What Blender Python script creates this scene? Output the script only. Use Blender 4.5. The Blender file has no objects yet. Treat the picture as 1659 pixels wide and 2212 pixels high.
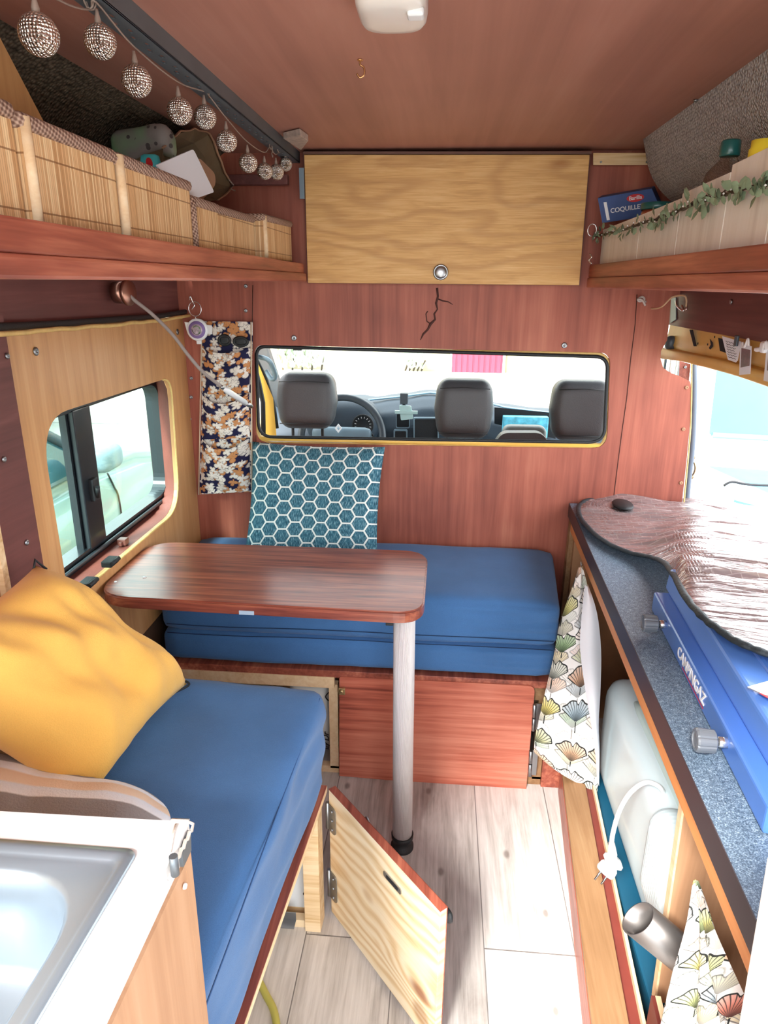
import bpy, bmesh, math, random
from mathutils import Vector, Matrix, noise as mn
random.seed(7)
C = bpy.context.scene.collection
V = Vector
PI = math.pi
# ------------------------------------------------------------------ camera model
F = 1480.0
_a, _b = 960 - 829.5, 1106 - 611.0
_vy = F * F / _b
_vx = -.008 * _vy
_vy = (F * F + _a * _vx) / _b
AY = V((_a, _b, -F)).normalized()
AZ = -V((_vx, -_vy, -F)).normalized()
AX = AY.cross(AZ)
RM = Matrix((AX, AY, AZ))
CAM = V((0, 0, 1.46))
def P(u, v, X=None, Y=None, Z=None):
    d = RM @ V(((u - 829.5) / F, -(v - 1106) / F, -1))
    if X is not None: t = (X - CAM.x) / d.x
    elif Y is not None: t = (Y - CAM.y) / d.y
    else: t = (Z - CAM.z) / d.z
    return CAM + d * t
# ------------------------------------------------------------------ colours
def lin(c): return c / 12.92 if c <= .04045 else ((c + .055) / 1.055) ** 2.4
def S(r, g, b): return (lin(r / 255), lin(g / 255), lin(b / 255), 1)
# ------------------------------------------------------------------ material expressions
class NT:
    def __init__(s, name):
        s.m = bpy.data.materials.new(name); s.m.use_nodes = True
        s.t = s.m.node_tree; s.t.nodes.clear()
        s.out = s.t.nodes.new('ShaderNodeOutputMaterial')
        s.b = s.t.nodes.new('ShaderNodeBsdfPrincipled')
        s.t.links.new(s.b.outputs[0], s.out.inputs[0])
        s.tc = s.t.nodes.new('ShaderNodeTexCoord')
    def link(s, a, b): s.t.links.new(a, b)
    def put(s, inp, v):
        if isinstance(v, E): s.link(v.o, inp)
        elif hasattr(v, 'is_output'): s.link(v, inp)
        else: inp.default_value = v
    def math(s, op, *a):
        n = s.t.nodes.new('ShaderNodeMath'); n.operation = op
        for i, x in enumerate(a): s.put(n.inputs[i], x)
        return E(s, n.outputs[0])
    def obj(s): return s.tc.outputs['Object']
    def uv(s): return s.tc.outputs['UV']
    def sep(s, v):
        n = s.t.nodes.new('ShaderNodeSeparateXYZ'); s.link(v, n.inputs[0])
        return [E(s, o) for o in n.outputs]
    def comb(s, x, y, z=0.0):
        n = s.t.nodes.new('ShaderNodeCombineXYZ')
        for i, q in enumerate((x, y, z)): s.put(n.inputs[i], q)
        return n.outputs[0]
    def mapv(s, v, scale=(1, 1, 1), loc=(0, 0, 0), rot=(0, 0, 0)):
        n = s.t.nodes.new('ShaderNodeMapping'); s.link(v, n.inputs[0])
        n.inputs['Scale'].default_value = scale; n.inputs['Location'].default_value = loc; n.inputs['Rotation'].default_value = rot
        return n.outputs[0]
    def noise(s, v, scale=5, detail=4, rough=.5, dist=0, color=False):
        n = s.t.nodes.new('ShaderNodeTexNoise'); s.link(v, n.inputs['Vector'])
        n.inputs['Scale'].default_value = scale; n.inputs['Detail'].default_value = detail
        n.inputs['Roughness'].default_value = rough; n.inputs['Distortion'].default_value = dist
        return n.outputs['Color'] if color else E(s, n.outputs['Fac'])
    def wn(s, v):
        n = s.t.nodes.new('ShaderNodeTexWhiteNoise'); n.noise_dimensions = '3D'; s.link(v, n.inputs['Vector'])
        return E(s, n.outputs['Value'])
    def vor(s, v, scale=5, rand=1.0, dim='2D', feature='F1'):
        n = s.t.nodes.new('ShaderNodeTexVoronoi'); n.voronoi_dimensions = dim; n.feature = feature
        s.link(v, n.inputs['Vector']); n.inputs['Scale'].default_value = scale; n.inputs['Randomness'].default_value = rand
        return n
    def ramp(s, f, stops):
        n = s.t.nodes.new('ShaderNodeValToRGB'); s.put(n.inputs[0], f)
        e = n.color_ramp.elements
        while len(e) < len(stops): e.new(.5)
        for q, (p, c) in zip(e, stops): q.position = p; q.color = c
        return n.outputs[0]
    def mix(s, f, a, b, mode='MIX'):
        n = s.t.nodes.new('ShaderNodeMix'); n.data_type = 'RGBA'; n.blend_type = mode; n.clamp_factor = True
        s.put(n.inputs[0], f); s.put(n.inputs[6], a); s.put(n.inputs[7], b)
        return n.outputs[2]
    def col(s, c): s.put(s.b.inputs['Base Color'], c)
    def set(s, **k):
        for q, v in k.items(): s.put(s.b.inputs[{'rough': 'Roughness', 'metal': 'Metallic', 'spec': 'Specular IOR Level', 'coat': 'Coat Weight', 'coatr': 'Coat Roughness', 'trans': 'Transmission Weight', 'alpha': 'Alpha', 'sheen': 'Sheen Weight', 'sub': 'Subsurface Weight'}[q]], v)
    def bump(s, h, strength=.3, dist=.01):
        n = s.t.nodes.new('ShaderNodeBump'); s.put(n.inputs['Height'], h)
        n.inputs['Strength'].default_value = strength; n.inputs['Distance'].default_value = dist
        s.link(n.outputs[0], s.b.inputs['Normal'])
class E:
    def __init__(s, n, o): s.n = n; s.o = o
    def __add__(s, x): return s.n.math('ADD', s, x)
    __radd__ = __add__
    def __sub__(s, x): return s.n.math('SUBTRACT', s, x)
    def __rsub__(s, x): return s.n.math('SUBTRACT', x, s)
    def __mul__(s, x): return s.n.math('MULTIPLY', s, x)
    __rmul__ = __mul__
    def __truediv__(s, x): return s.n.math('DIVIDE', s, x)
    def lt(s, x): return s.n.math('LESS_THAN', s, x)
    def gt(s, x): return s.n.math('GREATER_THAN', s, x)
    def abs(s): return s.n.math('ABSOLUTE', s)
    def sin(s): return s.n.math('SINE', s)
    def cos(s): return s.n.math('COSINE', s)
    def floor(s): return s.n.math('FLOOR', s)
    def fmod(s, x): return s.n.math('FLOORED_MODULO', s, x)
    def mx(s, x): return s.n.math('MAXIMUM', s, x)
    def mi(s, x): return s.n.math('MINIMUM', s, x)
    def sqrt(s): return s.n.math('SQRT', s)
    def pw(s, x): return s.n.math('POWER', s, x)
    def atan2(s, x): return s.n.math('ARCTAN2', s, x)
    def smooth(s, a, b):
        n = s.n.t.nodes.new('ShaderNodeMapRange'); n.interpolation_type = 'SMOOTHSTEP'
        s.n.put(n.inputs[0], s); n.inputs[1].default_value = a; n.inputs[2].default_value = b
        return E(s.n, n.outputs[0])

def plain(name, c, rough=.5, metal=0, spec=.5, coat=0, bump=None, var=0, vscale=8, **k):
    n = NT(name)
    if var:
        f = n.noise(n.obj(), vscale, 4, .6)
        a = tuple(max(0, x * (1 - var)) for x in c[:3]) + (1,)
        b = tuple(min(1, x * (1 + var)) for x in c[:3]) + (1,)
        n.col(n.ramp(f, [(.3, a), (.7, b)]))
    else: n.col(c)
    n.set(rough=rough, metal=metal, spec=spec, coat=coat, **k)
    if bump: n.bump(n.noise(n.obj(), bump[0], 3, .6), bump[1], .005)
    return n.m
def wood(name, dark, mid, light, axis=0, scale=1.0, rough=.55, coat=0, blotch=.35, fine=1.0, pos=(.3, .52, .72), knots=None):
    n = NT(name)
    sc = [22 * scale] * 3; sc[axis] = 1.3 * scale
    v = n.mapv(n.obj(), tuple(sc))
    f = n.noise(v, 1.0, 5, .6, 1.2)
    sc2 = [110 * scale] * 3; sc2[axis] = 4 * scale
    g = n.noise(n.mapv(n.obj(), tuple(sc2)), 1.0, 3, .6)
    bl = n.noise(n.obj(), 3.2 * scale, 3, .55)
    val = f * (1 - blotch) + bl * blotch + (g - .5) * (.28 * fine)
    c = n.ramp(val, [(pos[0], dark), (pos[1], mid), (pos[2], light)])
    if knots:
        sk = [knots[0]] * 3; sk[axis] = knots[0] * .45
        vo = n.vor(n.mapv(n.obj(), tuple(sk)), 1, 1, '3D')
        k = E(n, vo.outputs['Distance']).smooth(knots[1], knots[1] * .35)
        c = n.mix(k, c, knots[2])
    n.col(c); n.set(rough=rough, coat=coat, coatr=.25, spec=.35)
    n.bump(f * .6 + g * .4, .12, .004)
    return n.m
def glassy(name, tint=(1, 1, 1, 1), gloss=.07, rough=.02):
    n = NT(name)
    t = n.t.nodes.new('ShaderNodeBsdfTransparent'); t.inputs[0].default_value = tint
    g = n.t.nodes.new('ShaderNodeBsdfGlossy'); g.inputs['Roughness'].default_value = rough
    m = n.t.nodes.new('ShaderNodeMixShader'); m.inputs[0].default_value = gloss
    n.link(t.outputs[0], m.inputs[1]); n.link(g.outputs[0], m.inputs[2]); n.link(m.outputs[0], n.out.inputs[0])
    return n.m

# ---- the red stained plywoods
RED_A, RED_B, RED_C = S(96, 38, 34), S(146, 70, 60), S(182, 100, 84)
m_part = wood('red_stained_plywood_upright_grain', S(104, 50, 42), S(164, 92, 74), S(194, 124, 100), 2, .65, .5, 0, .62, 1.0, (.26, .53, .76))
m_ceil = wood('red_stained_ceiling_plywood', S(136, 90, 78), S(172, 120, 104), S(196, 148, 130), 1, .35, .5, 0, .5, .5, (.25, .52, .8))
m_wallred = wood('dark_red_side_plywood', S(88, 52, 50), S(114, 68, 64), S(140, 92, 86), 1, .7, .55, 0, .5, .8)
m_shelf = wood('red_stained_pine_board', S(104, 50, 40), S(158, 84, 66), S(204, 128, 100), 1, .9, .42, .15, .4, 1.3, (.3, .5, .7))
m_door_red = wood('red_stained_pine_door', S(126, 58, 46), S(192, 104, 82), S(216, 136, 112), 0, .8, .45, .1, .55, 1.6, (.32, .48, .66), (5, .11, S(100, 44, 36)))
m_table = wood('mahogany_stained_tabletop', S(92, 42, 36), S(142, 74, 58), S(182, 108, 80), 0, 1.25, .3, .4, .25, 1.6, (.32, .5, .68))
def _cab():
    n = NT('honey_plywood_door'); x, y, z = n.sep(n.obj())
    bl = n.noise(n.comb(x * 1.6, 0.0, z * 4.2), 1, 2, .5)
    f1 = n.noise(n.comb(x * 7, y, z * 60), 1, 4, .6, .5)
    ring = ((z * 70 + bl * 62 + f1 * 3).sin() * .5 + .5).pw(2.0)
    fl = n.noise(n.comb(x * 9, y, z * 320), 1, 3, .6)
    col = n.ramp(f1 * .5 + fl * .5, [(.3, S(186, 140, 82)), (.5, S(212, 166, 104)), (.7, S(228, 190, 134))])
    col = n.mix(ring * .42, col, S(170, 122, 70))
    vo = n.vor(n.comb(x * 3.6 + 1.3, 0.0, z * 9), 1, 1, '3D')
    col = n.mix(E(n, vo.outputs['Distance']).smooth(.16, .03) * .6, col, S(154, 98, 48))
    n.col(col); n.set(rough=.5, spec=.35); n.bump(fl, .1, .002); return n.m
m_ply_cab = _cab()
m_ply_wall = wood('varnished_orange_plywood', S(180, 130, 80), S(208, 156, 102), S(222, 176, 124), 2, .7, .45, .1, .4, 1.2, (.25, .5, .75))
m_ply_sink = wood('peach_plywood', S(164, 122, 90), S(190, 148, 114), S(204, 166, 134), 2, .8, .55, 0, .5, .6)
m_pine = wood('raw_pine', S(196, 156, 104), S(226, 198, 156), S(240, 220, 186), 0, 1.1, .6, 0, .2, 1, (.3, .5, .72), (4.2, .12, S(150, 98, 60)))
m_pine_y = wood('raw_pine_lengthwise', S(222, 184, 136), S(238, 208, 166), S(246, 226, 192), 1, 1.1, .6, 0, .3, 1)
m_beam = wood('yellowed_pine_beam', S(120, 86, 54), S(150, 114, 80), S(168, 136, 100), 1, 1, .55, 0, .35, .9)
m_lip = wood('orange_varnished_lip', S(190, 110, 54), S(216, 142, 82), S(232, 164, 104), 1, .8, .45, .1, .4, .6)
m_crate = wood('whitewashed_crate_boards', S(214, 204, 190), S(238, 232, 220), S(246, 242, 234), 2, .8, .65, 0, .45, .8)
m_yellow = plain('yellow_van_paint', S(232, 186, 84), .35, coat=.3, var=.08)
m_yellow_in = plain('yellow_primer_panel', S(222, 176, 92), .45, var=.12, vscale=6)
m_black = plain('black_rubber', S(26, 30, 34), .55, bump=(300, .2))
m_blackmetal = plain('black_window_frame', S(26, 32, 38), .3, coat=.2)
m_steel = plain('brushed_steel', S(176, 178, 180), .3, 1)
m_chrome = plain('chrome', S(236, 236, 236), .18, .9)
m_zinc = plain('zinc_plate', S(160, 164, 168), .4, 1, var=.1)
m_zinc_d = plain('galvanised_grey', S(112, 120, 126), .5, .6, var=.1)
m_white = plain('white_laminate', S(236, 236, 236), .4)
m_whitepl = plain('white_plastic', S(228, 232, 234), .35, coat=.2)
m_pole = None

def carpet(name, a, b, scale):
    n = NT(name)
    v = n.vor(n.obj(), scale, .6, '3D')
    d = E(n, v.outputs['Distance'])
    f = n.noise(n.obj(), scale * .5, 3)
    n.col(n.ramp(d * .7 + f * .4, [(.15, b), (.75, a)])); n.set(rough=.95, spec=.1)
    n.bump(1 - d, .9, .006)
    return n.m
m_carpet = carpet('brown_knitted_lining', S(66, 58, 48), S(124, 110, 94), 130)
m_carpet_r = carpet('grey_carpet_lining', S(150, 146, 146), S(206, 203, 203), 170)

def fabric(name, c, var=.12, weave=700, rough=.9, big=5):
    n = NT(name)
    f = n.noise(n.obj(), big, 4, .6); w = n.noise(n.obj(), weave, 2)
    a = tuple(x * (1 - var) for x in c[:3]) + (1,); b = tuple(min(1, x * (1 + var)) for x in c[:3]) + (1,)
    n.col(n.ramp(f * .6 + w * .4, [(.35, a), (.65, b)])); n.set(rough=rough, spec=.2, sheen=.15)
    n.bump(w * .5 + n.noise(n.obj(), 26, 3) * .8, .25, .006)
    return n.m
m_blue = fabric('denim_blue_cotton', S(70, 114, 166), .14)
m_mustard = fabric('mustard_wool', S(234, 182, 92), .05, 500)
m_stripe_grey = None

def m_hex():
    n = NT('honeycomb_upholstery'); x, y, _ = n.sep(n.uv())
    px, py = y * 8.1, x * 8.9   # swapped so the hexagons stand flat side up
    r3 = math.sqrt(3)
    ax = px.fmod(1.0) - .5; ay = py.fmod(r3) - r3 / 2
    bx = (px - .5).fmod(1.0) - .5; by = (py - r3 / 2).fmod(r3) - r3 / 2
    sel = (ax * ax + ay * ay).lt(bx * bx + by * by)
    gx = (ax * sel + bx * (1 - sel)).abs(); gy = (ay * sel + by * (1 - sel)).abs()
    hd = (gx * .5 + gy * (r3 / 2)).mx(gx)
    line = hd.smooth(.435, .455)
    st = n.noise(n.mapv(n.uv(), (150, 28, 1)), 1, 2, .6)
    base = n.ramp(st, [(.32, S(38, 72, 88)), (.52, S(64, 112, 130)), (.7, S(132, 168, 178))])
    edge = hd.smooth(.40, .43) * (1 - line)
    base = n.mix(edge * .5, base, S(34, 60, 72))
    n.col(n.mix(line, base, S(222, 230, 226))); n.set(rough=.9, spec=.15)
    n.bump(line * .6 + st * .5, .35, .004)
    return n.m
def m_ginkgo():
    n = NT('ginkgo_leaf_print')
    u, v, _ = n.sep(n.uv())
    col = S(244, 244, 242)
    for k, (sc, off, cw) in enumerate(((7.6, 3.3, .35), (7.0, 6.15, .65), (6.4, 0.0, .98))):
        vec = n.comb(u + off, v + off * .7)
        vo = n.vor(vec, sc, .25)
        qx, qy, _ = n.sep(vo.outputs['Position'])
        dx = (u + off - qx) * sc; dy = (v + off * .7 - qy) * sc + .27
        r = (dx * dx + dy * dy).sqrt(); th = dx.atan2(dy)
        rnd = n.sep(vo.outputs['Color'])
        rim = .58 + (th * 2.0 + rnd[0] * 6).sin() * .03 + (th * 11).sin() * .02 - th.abs().smooth(.18, 0) * .12
        inside = r.lt(rim) * th.abs().lt(1.02) * r.gt(.02)
        lines = (th * 36 + (r * 14).sin() * .5).sin().smooth(.45, .9) * r.smooth(.08, .2)
        out = (r - rim).abs().lt(.02) * th.abs().lt(1.02)
        side = (th.abs() - 1.02).abs().lt(.03) * r.lt(rim)
        stem = (dx + (dy * 5).sin() * .02).abs().lt(.018) * dy.lt(0.0)
        core = r.smooth(.38, .02)
        tint = n.ramp(rnd[1], [(0, S(238, 128, 118)), (.2, S(150, 190, 140)), (.36, S(236, 210, 110)), (.52, S(140, 172, 190)), (.66, S(240, 176, 120)), (.8, S(246, 240, 236)), (1, S(120, 168, 126))])
        n_in = n.mix(core * .9, n.mix(r.smooth(.2, .6) * .3, tint, S(246, 244, 240)), S(30, 34, 36))
        n_in = n.mix(lines * .9, n_in, S(44, 48, 50))
        col = n.mix(inside * cw, col, n_in)
        col = n.mix((out + side + stem).mi(1.0) * cw, col, S(40, 44, 44))
    # the reverse of the cloth is plain white
    n.col(col); n.set(rough=.85, spec=.2)
    n.bump(n.noise(n.obj(), 500, 2), .15, .002)
    return n.m
def m_floral():
    n = NT('navy_floral_cotton')
    u, v, _ = n.sep(n.uv())
    base = S(34, 34, 66)
    col = base
    white, ochre = S(232, 226, 216), S(200, 140, 92)
    for k, (sc, off, cc, pet, rr) in enumerate(((20, 0, ochre, 2.5, .6), (22, 2.3, white, 2.5, .6), (25, 5.1, ochre, 3.5, .55), (26, 7.7, white, 3.5, .6), (17, 9.4, white, 5.0, .42))):
        wob = n.noise(n.mapv(n.uv(), (30, 30, 1), (off, 0, 0)), 1, 2)
        vec = n.comb(u + off + wob * .012, v + off * .6 + wob * .012)
        vo = n.vor(vec, sc, 1.0)
        qx, qy, _ = n.sep(vo.outputs['Position'])
        dx = (u + off + wob * .012 - qx) * sc; dy = (v + off * .6 + wob * .012 - qy) * sc
        rnd = n.sep(vo.outputs['Color'])
        r = (dx * dx + dy * dy).sqrt(); th = dx.atan2(dy) + rnd[0] * 6.28
        rad = ((th * (pet * .5)).sin().abs().pw(.7) * .75 + .25) * rr * (rnd[1] * .4 + .6) * .82
        inside = r.lt(rad) * rnd[2].gt(.12)
        vein = ((th * pet * 3).sin().abs().lt(.16) * r.gt(.06) + (r - rad + .03).abs().lt(.02)).mi(1.0)
        c2 = n.mix(vein * .65, cc, S(60, 48, 60) if cc is white else S(120, 76, 44))
        col = n.mix(inside, col, c2)
    n.col(col); n.set(rough=.85, spec=.2)
    n.bump(n.noise(n.obj(), 45, 3), .3, .006)
    return n.m
def m_bamboo():
    n = NT('bamboo_slats'); x, y, z = n.sep(n.obj())
    s = (y * 260 + x * 260)
    r = n.wn(n.comb(s.floor(), 0.0, 0.0))
    gap = (s.fmod(1.0) - .5).abs().gt(.4)
    big = n.noise(n.comb(y * 9 + x * 9, 0.0, z), 1, 2)
    col = n.ramp(r * .6 + big * .4, [(.12, S(190, 142, 94)), (.45, S(228, 184, 132)), (.8, S(248, 220, 172))])
    col = n.mix(gap * .45, col, S(134, 92, 52))
    zz = (z - .018) / .058
    th = (zz.fmod(1.0)).lt(.035)
    col = n.mix(th * .75, col, S(130, 84, 48))
    n.col(col); n.set(rough=.5, spec=.4); n.bump(1 - gap, .4, .002)
    return n.m
def m_floor():
    n = NT('whitewashed_plank_floor'); x, y, z = n.sep(n.obj())
    # planks run along y, joints read off the room: .147 m wide boards
    xx = (x + .275) / .2085
    row = xx.floor()
    seam = (xx.fmod(1.0)).lt(.012)
    yy = (y - 1.197 + (row - 0).fmod(2.0) * .0) / 1.22 + 2
    yj = yy + (row.fmod(3.0)).gt(1.5) * .0 + (row.fmod(2.0)).gt(.5) * .37
    cross = (yj.fmod(1.0)).lt(.0026)
    cell = n.wn(n.comb(row, yj.floor(), 0.0))
    v = n.comb(x * 16 + cell * 30, y * 1.8 + cell * 9, 0.0)
    g = n.noise(v, 1, 6, .65, .8)
    f2 = n.noise(n.comb(x * 130 + cell * 9, y * 5, 0.0), 1, 3, .6)
    bl = n.noise(n.obj(), 5, 3)
    val = g * .5 + f2 * .25 + bl * .2 + cell * .08
    col = n.ramp(val, [(.36, S(150, 144, 138)), (.5, S(200, 195, 190)), (.62, S(226, 222, 218))])
    vo = n.vor(n.comb(x * 6 + cell * 7, y * 3.4, 0.0), 1, 1)
    k = E(n, vo.outputs['Distance']).smooth(.07, .02)
    col = n.mix(k * .7, col, S(110, 100, 94))
    vo2 = n.vor(n.comb(x * 5 + 9, y * 2.0 + cell * 3, 0.0), 1, 1)
    crack = (E(n, vo2.outputs['Distance']) - .35 + g * .3).abs().lt(.006)
    col = n.mix((seam + cross).mi(1.0) * .8, col, S(92, 88, 86))
    n.col(col); n.set(rough=.5, spec=.4)
    n.bump(g * .4 + f2 * .3 - (seam + cross) * 1.0, .25, .003)
    return n.m
def m_granite():
    n = NT('blue_grey_speckled_worktop')
    a = n.noise(n.obj(), 420, 3, .7); b = n.noise(n.obj(), 130, 2)
    n.col(n.ramp(a * .75 + b * .25, [(.36, S(54, 70, 86)), (.5, S(92, 112, 132)), (.6, S(138, 160, 178)), (.7, S(204, 216, 226))]))
    n.set(rough=.38, spec=.5); n.bump(a, .3, .002)
    return n.m
def m_foil():
    n = NT('quilted_reflective_foil'); u, v, _ = n.sep(n.uv())
    w = n.noise(n.mapv(n.uv(), (3, 3, 1)), 1, 3)
    x, y, z = n.sep(n.obj())
    gu = ((x * 30 + w * 1.0 + ((y * 46 + w).floor()).fmod(2.0) * .5).fmod(1.0)).lt(.06); gv = ((y * 46 + w).fmod(1.0)).lt(.10)
    st = (gu + gv).mi(1.0)
    n.col(n.mix(st * .4, S(178, 164, 166), S(240, 236, 234))); n.set(rough=.24, metal=.65)
    wr = n.noise(n.comb(x * 5, y * 38 + x * 12, 0.0), 1, 3, .5, .4)
    n.bump(wr * 1.2 - st * .12, .8, .02)
    return n.m
def m_stripes():
    n = NT('grey_striped_cloth'); u, v, _ = n.sep(n.uv())
    t = v + (u * 5).sin() * .04
    col = n.ramp(t.fmod(.5) * 2.0, [(0, S(146, 142, 142)), (.36, S(146, 142, 142)), (.38, S(226, 228, 232)), (.5, S(214, 220, 228)), (.53, S(222, 200, 178)), (.68, S(216, 192, 168)), (.71, S(224, 228, 236)), (.82, S(226, 230, 236)), (.84, S(150, 146, 146)), (1, S(146, 142, 142))])
    n.col(col); n.set(rough=.9, spec=.15); n.bump(n.noise(n.obj(), 300, 3), .4, .004)
    return n.m
def m_weave():
    n = NT('woven_taupe_binding'); x, y, z = n.sep(n.obj())
    a = (y * 620 + x * 620 + z * 300).sin(); b = (z * 800 - y * 300).sin()
    n.col(n.ramp(a * b * .5 + .5, [(.2, S(120, 88, 74)), (.8, S(196, 166, 146))])); n.set(rough=.8)
    n.bump(a * b, .6, .002)
    return n.m
def m_polefn():
    n = NT('ribbed_aluminium'); x, y, z = n.sep(n.obj())
    th = x.atan2(y); n.col(S(226, 220, 220)); n.set(rough=.4, metal=.1)
    n.bump((th * 60).sin(), .5, .002)
    return n.m
def m_stone(k=1.0):
    n = NT('pale_limestone_blocks'); x, y, z = n.sep(n.obj())
    h = x + y
    row = (z / .55).floor()
    bx = h / 1.5 + row * .43
    mort = ((z / .55).fmod(1.0).lt(.05) + bx.fmod(1.0).lt(.02)).mi(1.0)
    cell = n.wn(n.comb(bx.floor(), row, 0.0))
    g = n.noise(n.obj(), 2.2, 5, .65)
    col = n.ramp(g * .6 + cell * .4, [(.25, S(150 * k, 136 * k, 104 * k)), (.5, S(178 * k, 166 * k, 136 * k)), (.75, S(196 * k, 188 * k, 166 * k))])
    n.col(n.mix(mort * .6, col, S(168, 160, 140))); n.set(rough=.95)
    n.bump(g, .4, .03)
    return n.m
m_hexf, m_gink, m_flor, m_bamb, m_flo, m_gran, m_fo, m_str, m_wv, m_pole, m_st = m_hex(), m_ginkgo(), m_floral(), m_bamboo(), m_floor(), m_granite(), m_foil(), m_stripes(), m_weave(), m_polefn(), m_stone()
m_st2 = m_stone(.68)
m_stove = plain('blue_enamel', S(78, 124, 206), .32, coat=.2)
m_stove_top = plain('blue_enamel_lid', S(90, 136, 214), .35, coat=.2)
m_dkplastic = plain('dark_grey_plastic', S(60, 70, 78), .45)
m_dash = plain('blue_black_dashboard', S(46, 62, 76), .6, bump=(400, .15))
m_dash_l = plain('grey_dash_trim', S(112, 136, 150), .45)
m_leather = plain('charcoal_leatherette', S(66, 68, 72), .45, bump=(260, .2), var=.06)
m_leather_l = plain('grey_side_leatherette', S(118, 124, 122), .5, bump=(260, .2))
m_seat = plain('grey_seat_cover', S(150, 160, 166), .7)
m_glass = glassy('clear_pane', (.97, 1, .99, 1), .05)
m_glass_g = glassy('greenish_pane', (.82, .96, .94, 1), .07)
m_carbody = plain('silver_green_car_paint', S(120, 142, 138), .3, coat=.4)
m_carglass = plain('car_window_glass', S(50, 84, 92), .08, coat=.5)
m_whitebody = plain('white_van_paint', S(240, 242, 240), .3, coat=.4)
m_cyan = plain('cyan_reflection_window', S(84, 150, 158), .1, coat=.3, var=.12, vscale=1.2)  # blue reflection put into the opaque colour of the van window
m_blueglass = plain('pale_blue_windscreen', S(92, 136, 160), .1, coat=.3, var=.15, vscale=2)
m_ground = plain('pale_gravel_ground', S(150, 150, 144), .95, bump=(40, .5), var=.08)
m_gate = plain('red_corrugated_gate', S(206, 60, 84), .5)
m_leafg = plain('green_leaf', S(122, 140, 112), .6, var=.2, vscale=30)
m_stem = plain('brown_stem', S(84, 70, 54), .7)
m_paper = plain('white_card', S(236, 238, 244), .6)
m_kraft = plain('brown_kraft_paper', S(168, 128, 100), .8, var=.15)
m_kraft_d = plain('olive_brown_paper', S(104, 84, 60), .8, var=.2)
m_teal = plain('dark_teal', S(24, 84, 112), .4)
m_label_blue = plain('blue_pasta_carton', S(58, 84, 140), .5, var=.15, vscale=14)
m_label_dark = plain('navy_carton_edge', S(30, 42, 86), .5)
m_redlabel = plain('red_print', S(206, 44, 50), .5)
m_greenlid = plain('dark_green_lid', S(22, 92, 90), .35, coat=.3)
m_sauce = plain('tomato_sauce', S(150, 74, 50), .3, coat=.6)
m_bottle = glassy('clear_bottle_plastic', (.82, .8, .78, 1), .2, .1)
m_yellowcap = plain('yellow_cap', S(236, 214, 60), .4)
m_wire = plain('taupe_wire', S(150, 130, 118), .5)
m_ball = None
def _ball():
    n = NT('perforated_silver_shell')
    v = n.vor(n.obj(), 260, .3, '3D'); d = E(n, v.outputs['Distance'])
    n.col(n.ramp(d, [(.1, S(120, 96, 72)), (.3, S(224, 212, 194)), (.6, S(250, 246, 238))])); n.set(rough=.22, metal=.95)
    n.bump(d, .9, .004)
    return n.m
m_ball = _ball()
m_lampw = plain('cream_lamp_dome', S(226, 220, 212), .3, coat=.3, sub=.0)
m_copper = plain('brushed_copper', S(172, 128, 112), .3, .9)
m_greyflex = plain('grey_flexible_sleeve', S(150, 140, 136), .55)
m_purple = plain('lilac_dial', S(142, 120, 178), .4)
m_text = plain('white_print', S(240, 242, 246), .5)
m_ink = plain('black_ink', S(40, 40, 44), .6)
m_hose = plain('yellow_green_hose', S(190, 186, 96), .4)
m_photo = plain('printed_photograph', S(96, 52, 58), .4, var=.5, vscale=60)
m_darkred = plain('dark_red_paint', S(120, 54, 46), .5, var=.15)
m_darkhole = plain('dark_recess', S(30, 32, 36), .9)
m_appl = plain('pale_appliance_plastic', S(214, 234, 240), .35, coat=.2)
def _scale():
    n = NT('scale_patterned_plastic'); x, y, z = n.sep(n.obj())
    v = n.vor(n.comb(y, z), 90, .0); d = E(n, v.outputs['Distance'])
    n.col(S(214, 234, 240)); n.set(rough=.35); n.bump(d, .35, .003)
    return n.m
m_scale = _scale()
def _holes():
    n = NT('cream_pegged_panel'); n.col(S(220, 224, 226)); n.set(rough=.4); return n.m
m_crack = plain('dark_split_in_veneer', S(70, 36, 30), .8)
m_edge_y = plain('yellow_filler_edge', S(222, 190, 120), .6, bump=(60, .6), var=.12, vscale=30)

# ------------------------------------------------------------------ mesh helpers
def new(): return bmesh.new()
def box(bm, a, b, bev=0, seg=2):
    a, b = V(a), V(b)
    lo = V([min(a[i], b[i]) for i in range(3)]); hi = V([max(a[i], b[i]) for i in range(3)])
    return hexa(bm, [V((x, y, lo.z)) for x, y in ((lo.x, lo.y), (hi.x, lo.y), (hi.x, hi.y), (lo.x, hi.y))], [V((x, y, hi.z)) for x, y in ((lo.x, lo.y), (hi.x, lo.y), (hi.x, hi.y), (lo.x, hi.y))], bev, seg)
def hexa(bm, q0, q1, bev=0, seg=2):
    vs = [bm.verts.new(p) for p in list(q0) + list(q1)]
    fs = [bm.faces.new([vs[i] for i in f]) for f in ((3, 2, 1, 0), (4, 5, 6, 7), (0, 1, 5, 4), (1, 2, 6, 5), (2, 3, 7, 6), (3, 0, 4, 7))]
    if bev:
        es = list({e for f in fs for e in f.edges})
        bmesh.ops.bevel(bm, geom=es, offset=bev, segments=seg, profile=.6, affect='EDGES')
    return bm
def rpoly(pts, r, n=6):
    out = []; N = len(pts)
    for i in range(N):
        p = V(pts[i]); a = V(pts[i - 1]) - p; b = V(pts[(i + 1) % N]) - p
        rr = r[i] if isinstance(r, (list, tuple)) else r
        if rr <= 0: out.append(p); continue
        ra = min(rr, a.length * .49); rb = min(rr, b.length * .49)
        A = p + a.normalized() * ra; B = p + b.normalized() * rb
        for k in range(n + 1):
            t = k / n; q = A.lerp(p, t).lerp(p.lerp(B, t), t)
            # push towards a circular arc
            out.append(q)
    return out
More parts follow.
